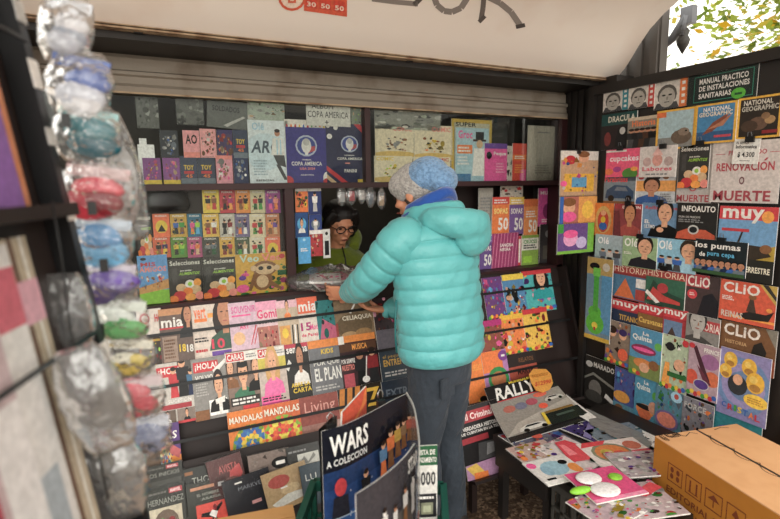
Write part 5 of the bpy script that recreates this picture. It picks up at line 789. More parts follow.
tbl(592, 429, .22, .20, 12, 1, 'shiny black and purple pack near the panel end of the table', '4a3c80', busy(302, ['k', 'V', 'v', 'l', 'K', 'w'], 16, s=.14)+[('Q', [(0, .2), (1, .7), (1, .85), (0, .4)], '8a80b8')], wrap=True)
tbl(622, 436, .26, .20, -8, 2, 'grey blue pack beside the purple one at the back of the table', '7a8a98', busy(303, ['z', 'l', 'k', 't', 'g'], 16, s=.12)+[('E', .4, .3, .1, .08, 'k')])
tbl(541, 456, .20, .22, -4, 3, 'pink and yellow magazine at the left edge of the table', 'd8b8b0', busy(304, ['p', 'y', 'w', 'o', 'v', 'r', 'W'], 22, s=.15), wrap=True)
tbl(573, 453, .19, .24, 8, 4, 'white magazine with a red dress and pink lettering', 'd8cccc', busy(305, ['p', 'w', 'P', 'l'], 12, s=.1)+[('Q', [(.1, .3), (.5, .9), (.8, .85), (.95, .4), (.6, .15)], 'd83848'), ('Q', [(.3, .45), (.5, .8), (.6, .75), (.5, .4)], 'f08088'), ('E', .6, .12, .12, .08, 'k')])
tbl(619, 452, .28, .20, -14, 5, 'white and red magazine with a bowl of food', 'e8dcd8', [('E', .4, .5, .32, .4, '8a8a70'), ('E', .4, .5, .27, .33, 'd87a34'), ('E', .32, .55, .1, .12, 'c8b040'), ('E', .5, .45, .1, .12, 'd84c34'), ('E', .4, .35, .1, .1, 'e8a060'), ('Q', [(.0, .8), (.1, 1), (.5, 1), (.4, .85)], 'd83040'), ('R', .7, .0, 1, .5, 'd8404c'), ('E', .82, .7, .14, .18, 'c86a50')])
tbl(556, 469, .20, .17, -6, 5, 'white magazine with a light blue elephant shape at the table edge', 'e0dcd8', [('E', .5, .55, .3, .3, '9ac0d0'), ('E', .3, .5, .12, .2, '8ab0c4'), ('E', .78, .7, .1, .1, 'k'), ('E', .9, .4, .14, .2, 'e88c34'), ('E', .1, .8, .1, .12, 'p'), ('R', 0, 0, .6, .14, 'W'), ('R', .1, .15, .3, .22, 'K')])
tbl(641, 463, .22, .18, -20, 6, 'clear bag with pale violet doll accessories next to the carton', 'c8bcc0', busy(308, ['v', 'w', 'P', 'l', 'W', 'm'], 22, s=.15), wrap=True)
o = tbl(605, 483, .22, .19, -10, 8, 'pink toy set with two white oval lids and a green handle', 'dc3c7c', [('R', 0, 0, 1, .1, 'f08cb0'), ('E', .78, .62, .12, .13, '9ac82c')], name='toy_set', cat='toy set')
for nme, (x, y, z_, rx, ry, rz) , cc in (('oval_lid', (-.045, .035, .014, .05, .042, .008), 'f4f0f0'), ('oval_lid', (-.035, -.045, .014, .056, .045, .009), 'f4f0f0'), ('handle', (-.12, -.02, .012, .045, .018, .012), '86d020'), ('green_button', (.062, .02, .010, .026, .024, .006), '8ac82c')):
    b = MB(); b.ball((x, y, z_), (rx, ry, rz), cc); q = b.build(nme, M_GLOSS); q.parent = o
tbl(640, 500, .24, .20, -16, 5, 'red and white magazine with many small pictures at the near table end', 'c8b4b8', busy(310, ['r', 'w', 'e', 'W', 'p', 'r', 'K', 'W'], 26, s=.13)+[('Q', [(.4, .6), (.9, .9), (1, .7), (.6, .5)], 'd83848')])
tbl(606, 506, .20, .18, 4, 6, 'colourful magazine with green and pink picture squares at the table end', 'c0a8b0', busy(311, ['p', 'e', 'y', 'w', 'v', 'o', 'W'], 26, s=.14))
def plate(name, label, pts, mt, c):
    b = MB(); q = [hit(x, y, (0, 0, z), (0, 0, 1)) for x, y, z in pts]; b.face(q[::-1], c); b.face([p-Vector((0, 0, .002)) for p in q], c); tag(b.build(name, mt, loc=q[0]), label, 'sheet')
plate('white_plastic_sheet', 'narrow glossy white plastic strip between the low table and the panel foot', [(566, 394, .46), (576, 402, .455), (600, 420, .44), (612, 429, .432), (608, 433, .432), (590, 422, .44), (571, 411, .45)], M_GLOSS, 'f4f2ee')
plate('grey_plastic_sheet', 'grey shiny plastic sheet lying at the back of the low table', [(586, 408, .442), (612, 420, .442), (640, 432, .442), (652, 444, .442), (645, 452, .442), (612, 436, .442), (590, 424, .442)], mat('grey_sheet', '8c8c8a', .2, spec=.8, bump=('noise', 18, .6, .02)), 'g')
plate('white_paper', 'small white paper scrap beside the carton corner', [(642, 430, .436), (655, 436, .436), (655, 448, .436), (645, 443, .436)], M_PRINT, 'f4f2ee')
# ---------------- people ----------------
def cr_interp(P, n):
    """Catmull-Rom through tuples of floats"""
    out = []; m = len(P)-1
    for i in range(n+1):
        t = i/n*m; k = min(int(t), m-1); f = t-k; p0, p1, p2, p3 = P[max(k-1, 0)], P[k], P[k+1], P[min(k+2, m)]
        out.append(tuple(.5*((2*b)+(-a+c)*f+(2*a-5*b+4*c-d)*f*f+(-a+3*b-3*c+d)*f**3) for a, b, c, d in zip(p0, p1, p2, p3)))
    return out
def limb(mb, P, n=24, seg=16, quilt=0, amp=.01, c=(1, 1, 1), cap=True, seed=0, wr=0):
    """P = (x, y, z, r1, r2): tapered limb; quilt = spacing of the stitched seams"""
    Q = cr_interp(P, n); rn = random.Random(seed); rings = []; up = None; L = 0; prev = None
    for i, q in enumerate(Q):
        p = Vector(q[:3]); a_ = Vector(Q[max(i-1, 0)][:3]); b_ = Vector(Q[min(i+1, n)][:3]); d = (b_-a_).normalized()
        if prev is not None: L += (p-prev).length
        prev = p
        if up is None: up = Vector((0, 1, 0)) if abs(d.y) < .8 else Vector((0, 0, 1))
        s = d.cross(up).normalized(); up = s.cross(d).normalized()
        k = 0
        if quilt: k = amp*(abs(math.sin(math.pi*L/quilt))**.32-.7)
        rings.append([p+s*math.cos(t*2*math.pi/seg)*(q[3]+k+wr*math.sin(t*2.3+L*60+seed)*(1 if quilt else 1))+up*math.sin(t*2*math.pi/seg)*(q[4]+k+wr*math.sin(t*1.7+L*47+seed)) for t in range(seg)])
    mb.loft(rings, c, cap)
def hand(mb, W, D, Nn, side, curl=.8, s=1.0, spread=.12):
    """palm, four fingers of different lengths and a thumb leaving the side of the palm. W wrist, D direction, Nn palm normal (facing), side = +1/-1 thumb side"""
    W, D, Nn = Vector(W), Vector(D).normalized(), Vector(Nn); Nn = (Nn-D*Nn.dot(D)).normalized(); S = D.cross(Nn)*side
    limb(mb, [(*(W-D*.03), .026*s, .022*s), (*(W+D*.02), .030*s, .020*s), (*(W+D*.06*s), .040*s, .016*s), (*(W+D*.085*s), .038*s, .013*s)], 10, 12) if False else None
    # palm as a flattened loft
    rings = []
    for t, wd, th in ((-.03, .026, .022), (0, .028, .02), (.03, .036, .017), (.06, .041, .015), (.088, .040, .012)):
        c = W+D*t*s; rings.append([c+S*math.cos(a)*wd*s+Nn*math.sin(a)*th*s for a in [k*math.pi/8 for k in range(16)]])
    mb.loft(rings)
    for k, ln in enumerate((.070, .080, .075, .060)):
        o = .030-.0205*k; p = W+D*.082*s+S*o*s; d = (D+S*spread*(1.5-k)).normalized(); a = 0; pts = [tuple(p)+(.0095*s, .0095*s)]
        for j, f in enumerate((.45, .3, .25)):
            a += curl*(.45, .7, .5)[j]; q = d*math.cos(a)+Nn*math.sin(a); p = p+q*ln*f*s; r = (.0088, .0082, .0068)[j]*s; pts.append(tuple(p)+(r, r))
        limb(mb, pts, 12, 8)
    p = W+D*.02*s+S*.024*s; pts = [tuple(p)+(.014*s, .014*s)]
    for q, f in ((S*.75+D*.6+Nn*.2, .032), (S*.35+D*.8+Nn*.45, .028), (D*.8+Nn*.6, .022)):
        p = p+q.normalized()*f*s; pts.append(tuple(p)+(.0105*s, .0105*s))
    pts[-1] = pts[-1][:3]+(.0075*s, .0075*s); limb(mb, pts, 12, 8)
def head(mb, ce, r=.1, M=None):
    M = M or Matrix.Identity(4); ce = Vector(ce)
    def e(o, rr): mb.ball(ce+M@(Vector(o)*r*10), tuple(v*r*10 for v in rr), M=M.to_3x3())
    e((0, -.01, .02), (.077, .095, .095)); e((0, .02, -.045), (.058, .066, .062)); e((0, .055, -.088), (.026, .024, .02))
    e((0, .096, -.028), (.012, .016, .012)); e((0, .088, -.008), (.008, .012, .026)); e((0, .074, .018), (.05, .018, .014)); e((0, .078, -.062), (.024, .016, .009))
    for s in (-1, 1): e((s*.078, -.008, -.012), (.009, .018, .03)); e((s*.042, .06, -.03), (.022, .02, .02))
def fuse(o, vox=.005, sm=4):
    m = o.modifiers.new('fuse', 'REMESH'); m.mode = 'VOXEL'; m.voxel_size = vox; m.use_smooth_shade = True
    s = o.modifiers.new('smooth', 'SMOOTH'); s.iterations = sm; s.factor = .5
M_SKIN = mat('skin', 'c98a6a', .5, bump=('noise', 60, .1, .002)); M_SKIN.node_tree.nodes['Principled BSDF'].inputs['Subsurface Weight'].default_value = .05
M_JACK = mat('turquoise_nylon', '60b4b6', .42, noise=(9, .25, '4e9fa2', 4, .4, .7), bump=('noise', 30, .35, .012), sheen=.1)
M_JEAN = mat('dark_denim', '343c46', .85, noise=(12, .5, '27303a', 5, .4, .65), bump=('noise', 26, .5, .02), sheen=.1)
def knit(name, c1, c2):
    m = mat(name, c1, .95, noise=(70, .6, c2, 2, .45, .6), bump=('vor', 110, .9, .006), sheen=.3); return m
M_GKNIT = knit('grey_knit', 'b4b0ac', '7e7c7a'); M_BKNIT = knit('blue_knit', '7ea4cc', '54789e')
M_SCARF = mat('royal_blue_fleece', '1f4c9c', .95, bump=('noise', 60, .6, .006), sheen=.4)
M_SHOE = mat('shoe', '2a2624', .7)
# --- customer ---
cu = empty('person', (1.125, -.55, 0), 'person in turquoise quilted jacket, blue grey beanie and jeans handing a parcel over the counter', 'person'); cu.rotation_euler.z = math.radians(17.5)
hd = Matrix.Rotation(math.radians(16), 4, 'Z') @ Matrix.Rotation(math.radians(-14), 4, 'X')
HC = Vector((0, .115, 1.535))
b = MB(); head(b, HC, .1, hd)
limb(b, [(0, .0, 1.36, .07, .07), (0, .04, 1.43, .058, .06), (0, .08, 1.49, .055, .058)], 8)
limb(b, [(0, -.02, .82, .11, .085), (0, -.02, .95, .125, .095), (0, 0, 1.1, .13, .105), (0, .01, 1.28, .165, .11), (0, .02, 1.38, .13, .08)], 16)
LS, LE, LW = (-.18, .02, 1.355), (-.24, .17, 1.18), (-.145, .41, 1.085)
RS, RE, RW = (.18, .03, 1.355), (.22, .17, 1.08), (.03, .33, .985)
for s_, e_, w_ in ((LS, LE, LW), (RS, RE, RW)): limb(b, [(*s_, .05, .05), (*e_, .038, .038), (*w_, .024, .026)], 14)
hand(b, LW, (-.35, .9, -.12), (.85, .3, .35), 1, curl=.7)
hand(b, RW, (-.75, .5, .10), (.1, .1, 1), 1, curl=.55)
for s_ in (-1, 1):
    limb(b, [(s_*.06, -.01, .88, .065, .085), (s_*.07, 0, .5, .05, .055), (s_*.09, -.02, .3, .05, .055), (s_*.09, -.02, .08, .035, .04)], 16)
    limb(b, [(s_*.09, -.05, .05, .03, .03), (s_*.09, .05, .04, .035, .03), (s_*.095, .13, .03, .03, .018)], 8)
o = b.build('body', M_SKIN, cu); fuse(o, .0045, 3)
# jacket: horizontally quilted torso, sleeves, collar and hood
b = MB(); SP = .058
T = [(0, -.03, .862, .198, .150), (0, -.03, .90, .205, .160), (0, -.025, 1.0, .203, .160), (0, -.01, 1.15, .205, .156), (0, .0, 1.28, .212, .148), (0, .012, 1.36, .205, .135), (0, .03, 1.42, .135, .105), (0, .045, 1.46, .085, .08)]
limb(b, T, 190, 48, .06, .013, wr=.0035)
for s_, e_, w_, sd in ((LS, LE, LW, 1), (RS, RE, RW, 2)):
    s_, e_, w_ = Vector(s_), Vector(e_), Vector(w_); m1 = (s_+e_)/2+Vector((-.012 if sd == 1 else .012, -.01, 0)); m2 = (e_+w_)/2+Vector((0, 0, -.008))
    limb(b, [(*(s_+Vector((.05 if sd == 1 else -.05, -.01, .02))), .07, .07), (*s_, .088, .085), (*m1, .078, .076), (*e_, .070, .068), (*m2, .062, .06), (*w_, .042, .044)], 110, 24, .058, .011, wr=.0018, seed=sd)
o = b.build('jacket', M_JACK, cu)
b = MB(); limb(b, [(0, -.03, .850, .190, .142), (0, -.03, .866, .200, .152), (0, -.03, .88, .198, .150)], 8, 40); b.build('hem', M_JACK, o)
b = MB()
for a in range(0, 1):
    limb(b, [(-.085, .0, 1.43, .022, .025), (-.105, -.07, 1.44, .034, .045), (-.06, -.145, 1.43, .045, .06), (.03, -.175, 1.41, .045, .066), (.10, -.145, 1.41, .04, .058), (.11, -.05, 1.44, .03, .035)], 70, 20, .05, .004, wr=.002)
    limb(b, [(-.085, .09, 1.44, .018, .03), (-.10, .02, 1.455, .022, .038), (-.07, -.07, 1.465, .026, .042), (.02, -.10, 1.47, .026, .042), (.09, -.03, 1.455, .024, .038), (.09, .07, 1.44, .018, .03)], 60, 16, .05, .004)
    b.ball((.05, -.155, 1.375), (.10, .055, .09))
h_ = b.build('hood', M_JACK, o); fuse(h_, .007, 3)
b = MB(); b.tube([(-.205, .03, 1.12), (-.207, .035, 1.04), (-.208, .035, .97), (-.206, .03, .90)], .004, 6); b.build('pocket_zip', mat('zip', '1f6e70', .5), o)
for s_, w_, d_ in ((1, LW, (.1, .9, -.2)), (2, RW, (-.5, .8, .1))):
    w_ = Vector(w_); d_ = Vector(d_).normalized(); b = MB(); limb(b, [(*(w_-d_*.012), .038, .038), (*(w_+d_*.006), .040, .040), (*(w_+d_*.018), .034, .034)], 6, 20); b.build('cuff', M_JACK, o)
# jeans
b = MB()
limb(b, [(0, -.03, .76, .128, .118), (0, -.03, .84, .142, .122), (0, -.03, .94, .15, .12)], 12, 28)
for s_ in (-1, 1):
    limb(b, [(s_*.062, -.025, .84, .075, .108), (s_*.066, -.02, .70, .078, .098), (s_*.07, -.01, .55, .068, .080), (s_*.074, .005, .46, .064, .073), (s_*.08, -.015, .32, .062, .072), (s_*.092, -.02, .15, .058, .066), (s_*.092, -.02, .07, .062, .07)], 60, 28, 0, wr=.005, seed=s_+2)
j = b.build('jeans', M_JEAN, cu); fuse(j, .008, 2)
b = MB(); b.box((-.115, -.135, .72), (-.035, -.125, .80)); pk_ = b.build('back_pocket', M_JEAN, j)
for s_ in (-1, 1):
    b = MB(); limb(b, [(s_*.092, -.08, .045, .04, .044), (s_*.092, -.02, .06, .046, .058), (s_*.094, .07, .045, .046, .042), (s_*.096, .16, .032, .038, .03), (s_*.096, .19, .025, .02, .018)], 16, 18); b.build('shoe', M_SHOE, cu)
# beanie: grey band and front, blue slouchy crown falling back
b = MB(); R_ = hd.to_3x3()
b.ball(HC+R_@Vector((0, -.016, .040)), (.097, .115, .095), M=R_); b.ball(HC+R_@Vector((0, .016, .050)), (.093, .096, .07), M=R_)
bn = b.build('beanie', M_GKNIT, cu)
# open underside is hidden by the head itself
b = MB(); b.ball(HC+R_@Vector((.0, -.072, .060)), (.099, .095, .082), M=R_); b.ball(HC+R_@Vector((0, -.135, .025)), (.078, .062, .062), M=R_); cr_ = b.build('crown', M_BKNIT, bn); fuse(cr_, .006, 6)
b = MB()
for k in range(16):
    pass
limb(b, [(.095*math.cos(t), .035+.10*math.sin(t), 1.455+.006*math.sin(t*2)-.035*math.sin(t), .024, .030) for t in [k*math.pi/7 for k in range(15)]], 50, 14, 0, wr=.004)
limb(b, [(.088*math.cos(t), .03+.09*math.sin(t), 1.487+.006*math.sin(t*3)-.05*math.sin(t), .022, .026) for t in [k*math.pi/7 for k in range(15)]], 50, 12, 0, wr=.003)
sc_ = b.build('scarf', M_SCARF, cu)
b = MB()
for s_ in (-1, 1): b.ball(HC+R_@Vector((s_*.034, .083, .002)), (.011, .006, .006), '241812')
b.ball(HC+R_@Vector((0, .096, -.062)), (.02, .004, .004), '8c4a40'); b.build('face_details', M_MATTE, cu)
b = MB(); limb(b, [(*(HC+R_@Vector((-.074, .012, -.02))), .012, .008), (*(HC+R_@Vector((-.078, -.01, -.045))), .014, .010), (*(HC+R_@Vector((-.07, -.04, -.07))), .014, .012)], 10, 8); b.build('hair', mat('dark_hair', '2a1c14', .6), cu)
# --- vendor behind the counter ---
ve = empty('person', (1.02, .38, 0), 'person in olive green hooded jacket and glasses looking down behind the counter', 'person'); ve.rotation_euler.z = math.radians(186)
hv = Matrix.Rotation(math.radians(-18), 4, 'X'); RV = hv.to_3x3(); VC = Vector((0, .06, 1.365))
b = MB(); head(b, VC, .098, hv)
limb(b, [(0, .0, 1.16, .06, .06), (0, .02, 1.24, .05, .052), (0, .05, 1.31, .05, .055)], 8)
limb(b, [(0, 0, .62, .15, .12), (0, 0, .85, .15, .12), (0, 0, 1.05, .17, .12), (0, 0, 1.17, .13, .08)], 14)
VA = ((-.19, .0, 1.15), (-.30, .10, .99), (-.06, .34, 1.11)); VB = ((.19, 0, 1.15), (.28, .10, .99), (.10, .30, 1.10))
for A_ in (VA, VB): limb(b, [(*A_[0], .045, .045), (*A_[1], .035, .035), (*A_[2], .024, .026)], 12)
hand(b, VA[2], (.55, .75, .1), (0, 0, -1), -1, curl=.7, s=.95); hand(b, VB[2], (-.3, .9, .1), (0, 0, -1), 1, curl=.7, s=.95)
for s_ in (-1, 1): limb(b, [(s_*.08, 0, .70, .08, .09), (s_*.09, 0, .4, .055, .06), (s_*.09, 0, .06, .04, .045)], 10); limb(b, [(s_*.09, -.03, .04, .03, .03), (s_*.09, .12, .03, .03, .02)], 6)
o = b.build('body', M_SKIN, ve); fuse(o, .005, 2)
M_OLIVE = mat('olive_fleece', '66741a', .95, noise=(8, .4, '5c6814', 4, .4, .7), bump=('noise', 30, .5, .01), sheen=.3)
b = MB(); limb(b, [(0, 0, .60, .20, .15), (0, 0, .80, .20, .155), (0, 0, 1.0, .205, .15), (0, 0, 1.12, .215, .135), (0, -.005, 1.19, .16, .105), (0, .0, 1.235, .085, .085)], 30, 28, wr=.004)
for A_ in (VA, VB): limb(b, [(*A_[0], .078, .078), (*((Vector(A_[0])+Vector(A_[1]))/2), .072, .072), (*A_[1], .066, .066), (*((Vector(A_[1])+Vector(A_[2]))/2), .055, .055), (*A_[2], .04, .04)], 30, 20, wr=.004)
hj = b.build('hooded_jacket', M_OLIVE, ve); fuse(hj, .008, 3)
b = MB(); limb(b, [(-.09, .06, 1.22, .03, .03), (-.125, -.02, 1.27, .045, .06), (-.07, -.12, 1.30, .05, .09), (.07, -.12, 1.30, .05, .09), (.125, -.02, 1.27, .045, .06), (.09, .06, 1.22, .03, .03)], 40, 16, wr=.003); hh = b.build('hood', M_OLIVE, hj); fuse(hh, .008, 3)
b = MB(); b.tube([(0, .155, .7), (0, .157, .9), (0, .15, 1.05), (0, .12, 1.18), (0, .088, 1.235)], .004, 6); b.build('zip', M_BLACK, hj)
M_HAIR = mat('black_hair', '1c1614', .5, bump=('X', 60, .4, .004))
b = MB(); b.ball(VC+RV@Vector((0, -.022, .045)), (.092, .10, .085), M=RV)
for s_ in (-1, 1): limb(b, [(*(VC+RV@Vector((s_*.055, .05, .085))), .025, .02), (*(VC+RV@Vector((s_*.085, .02, .02))), .026, .03), (*(VC+RV@Vector((s_*.085, -.02, -.08))), .026, .03)], 12, 10)
hr = b.build('hair', M_HAIR, ve); fuse(hr, .006, 3)
b = MB()
for s_ in (-1, 1):
    c_ = VC+RV@Vector((s_*.036, .098, .0)); b.tube([c_+RV@Vector((.027*math.cos(a), 0, .02*math.sin(a))) for a in [k*math.pi/6 for k in range(13)]], .003, 6)
    b.tube([VC+RV@Vector((s_*.062, .098, .005)), VC+RV@Vector((s_*.082, .0, .0))], .0025, 6)
b.tube([VC+RV@Vector((-.01, .1, .004)), VC+RV@Vector((.01, .1, .004))], .0025, 6); b.build('glasses', M_BLACK, ve)
b = MB()
for s_ in (-1, 1): b.ball(VC+RV@Vector((s_*.033, .082, .0)), (.011, .006, .005), '241812')
b.ball(VC+RV@Vector((0, .094, -.062)), (.02, .004, .004), '7c4238'); b.build('face_details', M_MATTE, ve)
# knitted dark glove on one hand
wv = Vector(VA[2]); b = MB(); b.tube([wv+Vector((.0, -.01, -.005)), wv+Vector((.03, .03, 0)), wv+Vector((.06, .06, .005))], [.034, .042, .036], 12, ell=.6); gl_ = b.build('dark_cuff', M_BLACK, ve)
# parcel on the counter
p0 = hit(340, 286, (0, -.09, 0), (0, 1, 0)); p0.z = 1.079
pa = empty('wrapped_parcel', p0, 'clear wrapped bundle of pink and white packs held on the counter', 'parcel')
rn = random.Random(4)
for i, (x, y, z, a_, c_) in enumerate(((-.03, .06, .004, 8, 'e8b0b8'), (.05, .07, .016, -12, 'e4dcd4'), (.0, .05, .028, 22, 'c85c74'), (.10, .08, .028, 5, 'b8a08c'), (-.06, .04, .03, -18, 'c4c0bc'))):
    b = MB(); b.box((-.075, -.05, 0), (.075, .05, .01), 'w'); draw(b, [('R', 0, 0, 1, 1, c_)]+busy(400+i, ['p', 'w', 'r', 'n', 'l'], 9, s=.16), lambda x_, y_, d: Vector(((x_-.5)*.15, (y_-.5)*.1, .01+d)))
    q = b.build('pack', M_GLOSS, pa); q.location = (x, y, z*1.5+.004); q.rotation_euler = (math.radians(14), 0, math.radians(a_))
b = MB(); rings = []
for i in range(15):
    t = i/14; x = -.24+.42*t; s = math.sin(math.pi*(.06+.9*t))**.5; rings.append([Vector((x+rn.uniform(-.004, .004), .05+math.cos(a)*.10*s*(1+rn.uniform(-.08, .08)), .046+max(-.0455, math.sin(a)*.062*s*(1+rn.uniform(-.25, .25))))) for a in [k*math.pi/8 for k in range(16)]])
b.loft(rings); b.build('plastic_cover', clear_mat('parcel_film', amount=.3, bump=(20, .9), white=.05, fk=.8), pa)
# ---------------- foreground: crates, cardboard, bent poster ----------------
def zh(x, y, z): return hit(x, y, (0, 0, z), (0, 0, 1))
g0, g1, g2 = zh(287, 514, .66), zh(318, 497, .66), zh(440, 512, .66)
ux = (g2-g0); ux.z = 0; ux.normalize(); ang = math.atan2(ux.y, ux.x)
gc = zh(366, 519, .66); 
for k in range(2):
    c_ = crate('plastic_crate', -.205, .205, -.27, .27, 0, .325, M_GCRATE, ['lower green plastic crate standing on the floor in front of the rack', 'upper green plastic crate holding the rolled poster'][k], nv=8, nh=3)
    c_.location = (.495, -1.25, .002+k*.327); c_.rotation_euler.z = math.radians(-30)
# cardboard box to the left of the crates
k0, k1 = zh(216, 519, .62), zh(301, 504, .62); kc = (k0+k1)/2+Vector((-.01, -.055, 0)); kc.z = 0
kb = empty('cardboard_box', kc, 'plain brown cardboard box top showing left of the green crate', 'box')
b = MB(); b.box((-.15, -.06, 0), (.10, .06, .616)); b.build('box_body', M_CARD, kb)
for y0, y1 in ((-.06, -.002), (.002, .06)): b = MB(); b.box((-.15, y0, .616), (.10, y1, .62)); b.build('flap', M_CARD, kb)
kb.rotation_euler.z = math.radians(-9)
# bent poster
Z1 = .95
def path(pts, z=Z1, n=24):
    P = [zh(x, y, z) for x, y in pts]; Q = cr_interp([tuple(p) for p in P], n); return [Vector(q) for q in Q]
def curved(name, pts, z0, base, D, mt, parent=None, n=24, th=.003, z1=Z1, back='1c2430', loc=None):
    Q = path(pts, z1, n); L = [0]
    for i in range(n): L.append(L[-1]+(Q[i+1]-Q[i]).length)
    def mp(x, y, d):
        s = max(0, min(1, x))*L[-1]; i = 0
        while i < n-1 and L[i+1] < s: i += 1
        t = (s-L[i])/(L[i+1]-L[i]); p = Q[i].lerp(Q[i+1], t)
        ta = (Q[min(i+1, n)]-Q[i]).normalized(); tb = (Q[min(i+2, n)]-Q[min(i+1, n-1)]).normalized(); tt = ta.lerp(tb, t).normalized()
        nn = tt.cross(Vector((0, 0, 1))); 
        return Vector((p.x, p.y, z0+(z1-z0)*y))+nn*d
    b = MB()
    for i in range(n):
        a, c = i/n, (i+1)/n
        b.face([mp(a, 0, 0), mp(a, 1, 0), mp(c, 1, 0), mp(c, 0, 0)], back); b.face([mp(a, 1, 0), mp(a, 1, th), mp(c, 1, th), mp(c, 1, 0)], 'l')
    b.face([mp(0, 0, 0), mp(0, 0, th), mp(0, 1, th), mp(0, 1, 0)], 'l'); b.face([mp(1, 0, 0), mp(1, 1, 0), mp(1, 1, th), mp(1, 0, th)], 'l')
    draw(b, [('R', 0, 0, 1, 1, base)]+D, lambda x, y, d: mp(x, y, th+d*2.5), sub=n)
    return b.build(name, mt, parent, loc=loc)
po0 = zh(365, 440, .62); po0.z = .5
po = empty('rolled_poster', po0, 'large bent glossy blue poster lettered WARS COLECCION standing in the crate', 'poster')
stars = [('E', random.Random(i).uniform(0, 1), random.Random(i+50).uniform(.1, .6), .004, .005, 'w') for i in range(26)]
Dp = [('R', 0, .72, 1, 1, '1c1e28'), ('R', 0, 0, 1, .24, '4a78b8'), ('R', 0, .24, 1, .42, '2c5c9c'), ('R', 0, .42, 1, .60, '22447c')]+stars+[
 ('T', 'STAR', -.2, .85, -.02, .95, 'w', .1), ('T', 'WARS', .05, .83, .42, .965, 'f4f2ec', .12), ('T', 'A COLECCION', .02, .765, .40, .81, 'e8e8e6', .08),
 ('E', .13, .62, .05, .06, 'c83038'), ('Q', [(.05, .42), (.07, .56), (.19, .56), (.2, .42)], '2a2a34')]
for x, y, s, c1, c2 in ((.38, .50, .26, 'K', 'k'), (.60, .62, .26, '5a8ab8', 'e8742c'), (.70, .66, .28, 'e8742c', 'n'), (.80, .70, .26, 'c8a040', 'n'), (.88, .74, .22, '8a6a4c', 'n'), (.95, .78, .20, 'b8503c', 'n')): Dp += fig(x, y-.1, s, c1, c2, asp=1.0)
Dp += [('R', .0, .43, 1.0, .437, 'b8cce0'), ('Q', [(.40, .40), (.52, .46), (.66, .30), (.60, .26)], 'b8b8b4'), ('E', .22, .16, .07, .1, '4c4840'), ('E', .36, .06, .06, .09, '3c3c34'), ('Q', [(.66, .3), (.72, .44), (.78, .3)], '1c1c24'), ('Q', [(.84, .36), (.9, .46), (.95, .36)], '3a2c34')]+lines(.02, .02, .14, .1, 3, 'b8cce0')
curved('back_sheet', [(321, 431), (345, 424), (372, 411), (392, 400), (407, 393)], .52, '1f3c6c', Dp, M_GLOSS, po, loc=po0)
Df = [('R', 0, .70, 1, 1, '3c3a40'), ('R', 0, 0, 1, .55, '6a8ac4'), ('R', 0, .5, 1, .72, '5a5450')]
for i, (x, y, s) in enumerate(((.14, .72, .2), (.34, .73, .22), (.5, .74, .18), (.68, .74, .24), (.84, .76, .24))): Df += fig(x, y-.12, s, 'd8d4d0', ['a89c94', 'd8d4d0', 'c83c34', 'n', 'd8d4d0'][i], skin=['d8d4d0', 'w', 'S', 'S', 'w'][i], asp=1.0)
Df += [('T', 'STAR', .72, .90, .96, .985, 'w', .08), ('Q', [(.05, .66), (.06, .68), (.4, .73), (.4, .71)], 'f'), ('R', .42, .0, .9, .48, '2a2c34'), ('T', 'EDICION', .5, .36, .82, .43, 'y', .04), ('E', .96, .55, .04, .06, 'R'), ('R', .0, .52, .2, .54, 'w')]
curved('front_sheet', [(355, 494), (375, 481), (393, 467), (406, 454), (414, 443)], .52, '5a7ab8', Df, M_GLOSS, po, loc=po0)
curved('clear_sleeve', [(407, 392), (414, 405), (418, 425), (420, 445), (419, 474)], .52, 'w', [], clear_mat('sleeve', amount=.9, bump=(8, .3), white=.05, rough=.1), po, loc=po0)
curved('sleeve_rim', [(407, 392), (414, 405), (418, 425), (420, 445), (419, 474)], .946, 'l', [], M_PRINT, po, loc=po0, z1=.952)
# black corner holder and leaflet behind
b = MB(); a_, c_ = zh(321, 430, .95), zh(337, 415, .95); b.face([a_, c_, Vector((c_.x, c_.y, .55)), Vector((a_.x, a_.y, .55))][::-1], 'k'); d_ = Vector((-.004, .006, 0)); b.face([a_+d_, c_+d_, Vector((c_.x, c_.y, .55))+d_, Vector((a_.x, a_.y, .55))+d_], 'k'); b.build('black_side', M_BLACK, po, loc=po0)
lp = [zh(366, 390, .985), zh(345, 414, .97), zh(341, 424, .96)]
sheet('leaflet', 'orange and red leaflet sticking up behind the bent poster', 'leaflet', [zh(341, 412, .975), zh(365, 386, .99), Vector((*zh(364, 402, .95).xy, .78)), Vector((*zh(337, 422, .95).xy, .78))], 'd84a24', [('Q', [(0, .3), (1, .8), (1, 1), (0, .6)], 'e87a2c'), ('R', .3, .05, .9, .3, 'y'), ('R', 0, 0, 1, .05, 'R')]+lines(.15, .45, .8, .6, 2, 'O'), 0)
for i, (x, y, l) in enumerate(((381, 402, 'silver clip on the top edge of the bent poster'), (331, 426, 'black clip at the left top corner of the bent poster'))):
    p = zh(x, y, .955); b = MB(); b.box(p+Vector((-.012, -.006, -.018)), p+Vector((.012, .008, .006))); q = tag(b.build('binder_clip', M_BLACK, loc=p), l, 'clip')
    b = MB(); b.tube([p+Vector((-.007, 0, .004)), p+Vector((-.009, .004, .026)), p+Vector((0, .005, .036)), p+Vector((.009, .004, .026)), p+Vector((.007, 0, .004))], .0016, 5); b.build('clip_handle', mat('steel_wire', 'b8b8b8', .25, metal=1), q, loc=p)
PG = Plane(zh(426, 440, .86), (.93, -.37, 0), (0, 0, 1))
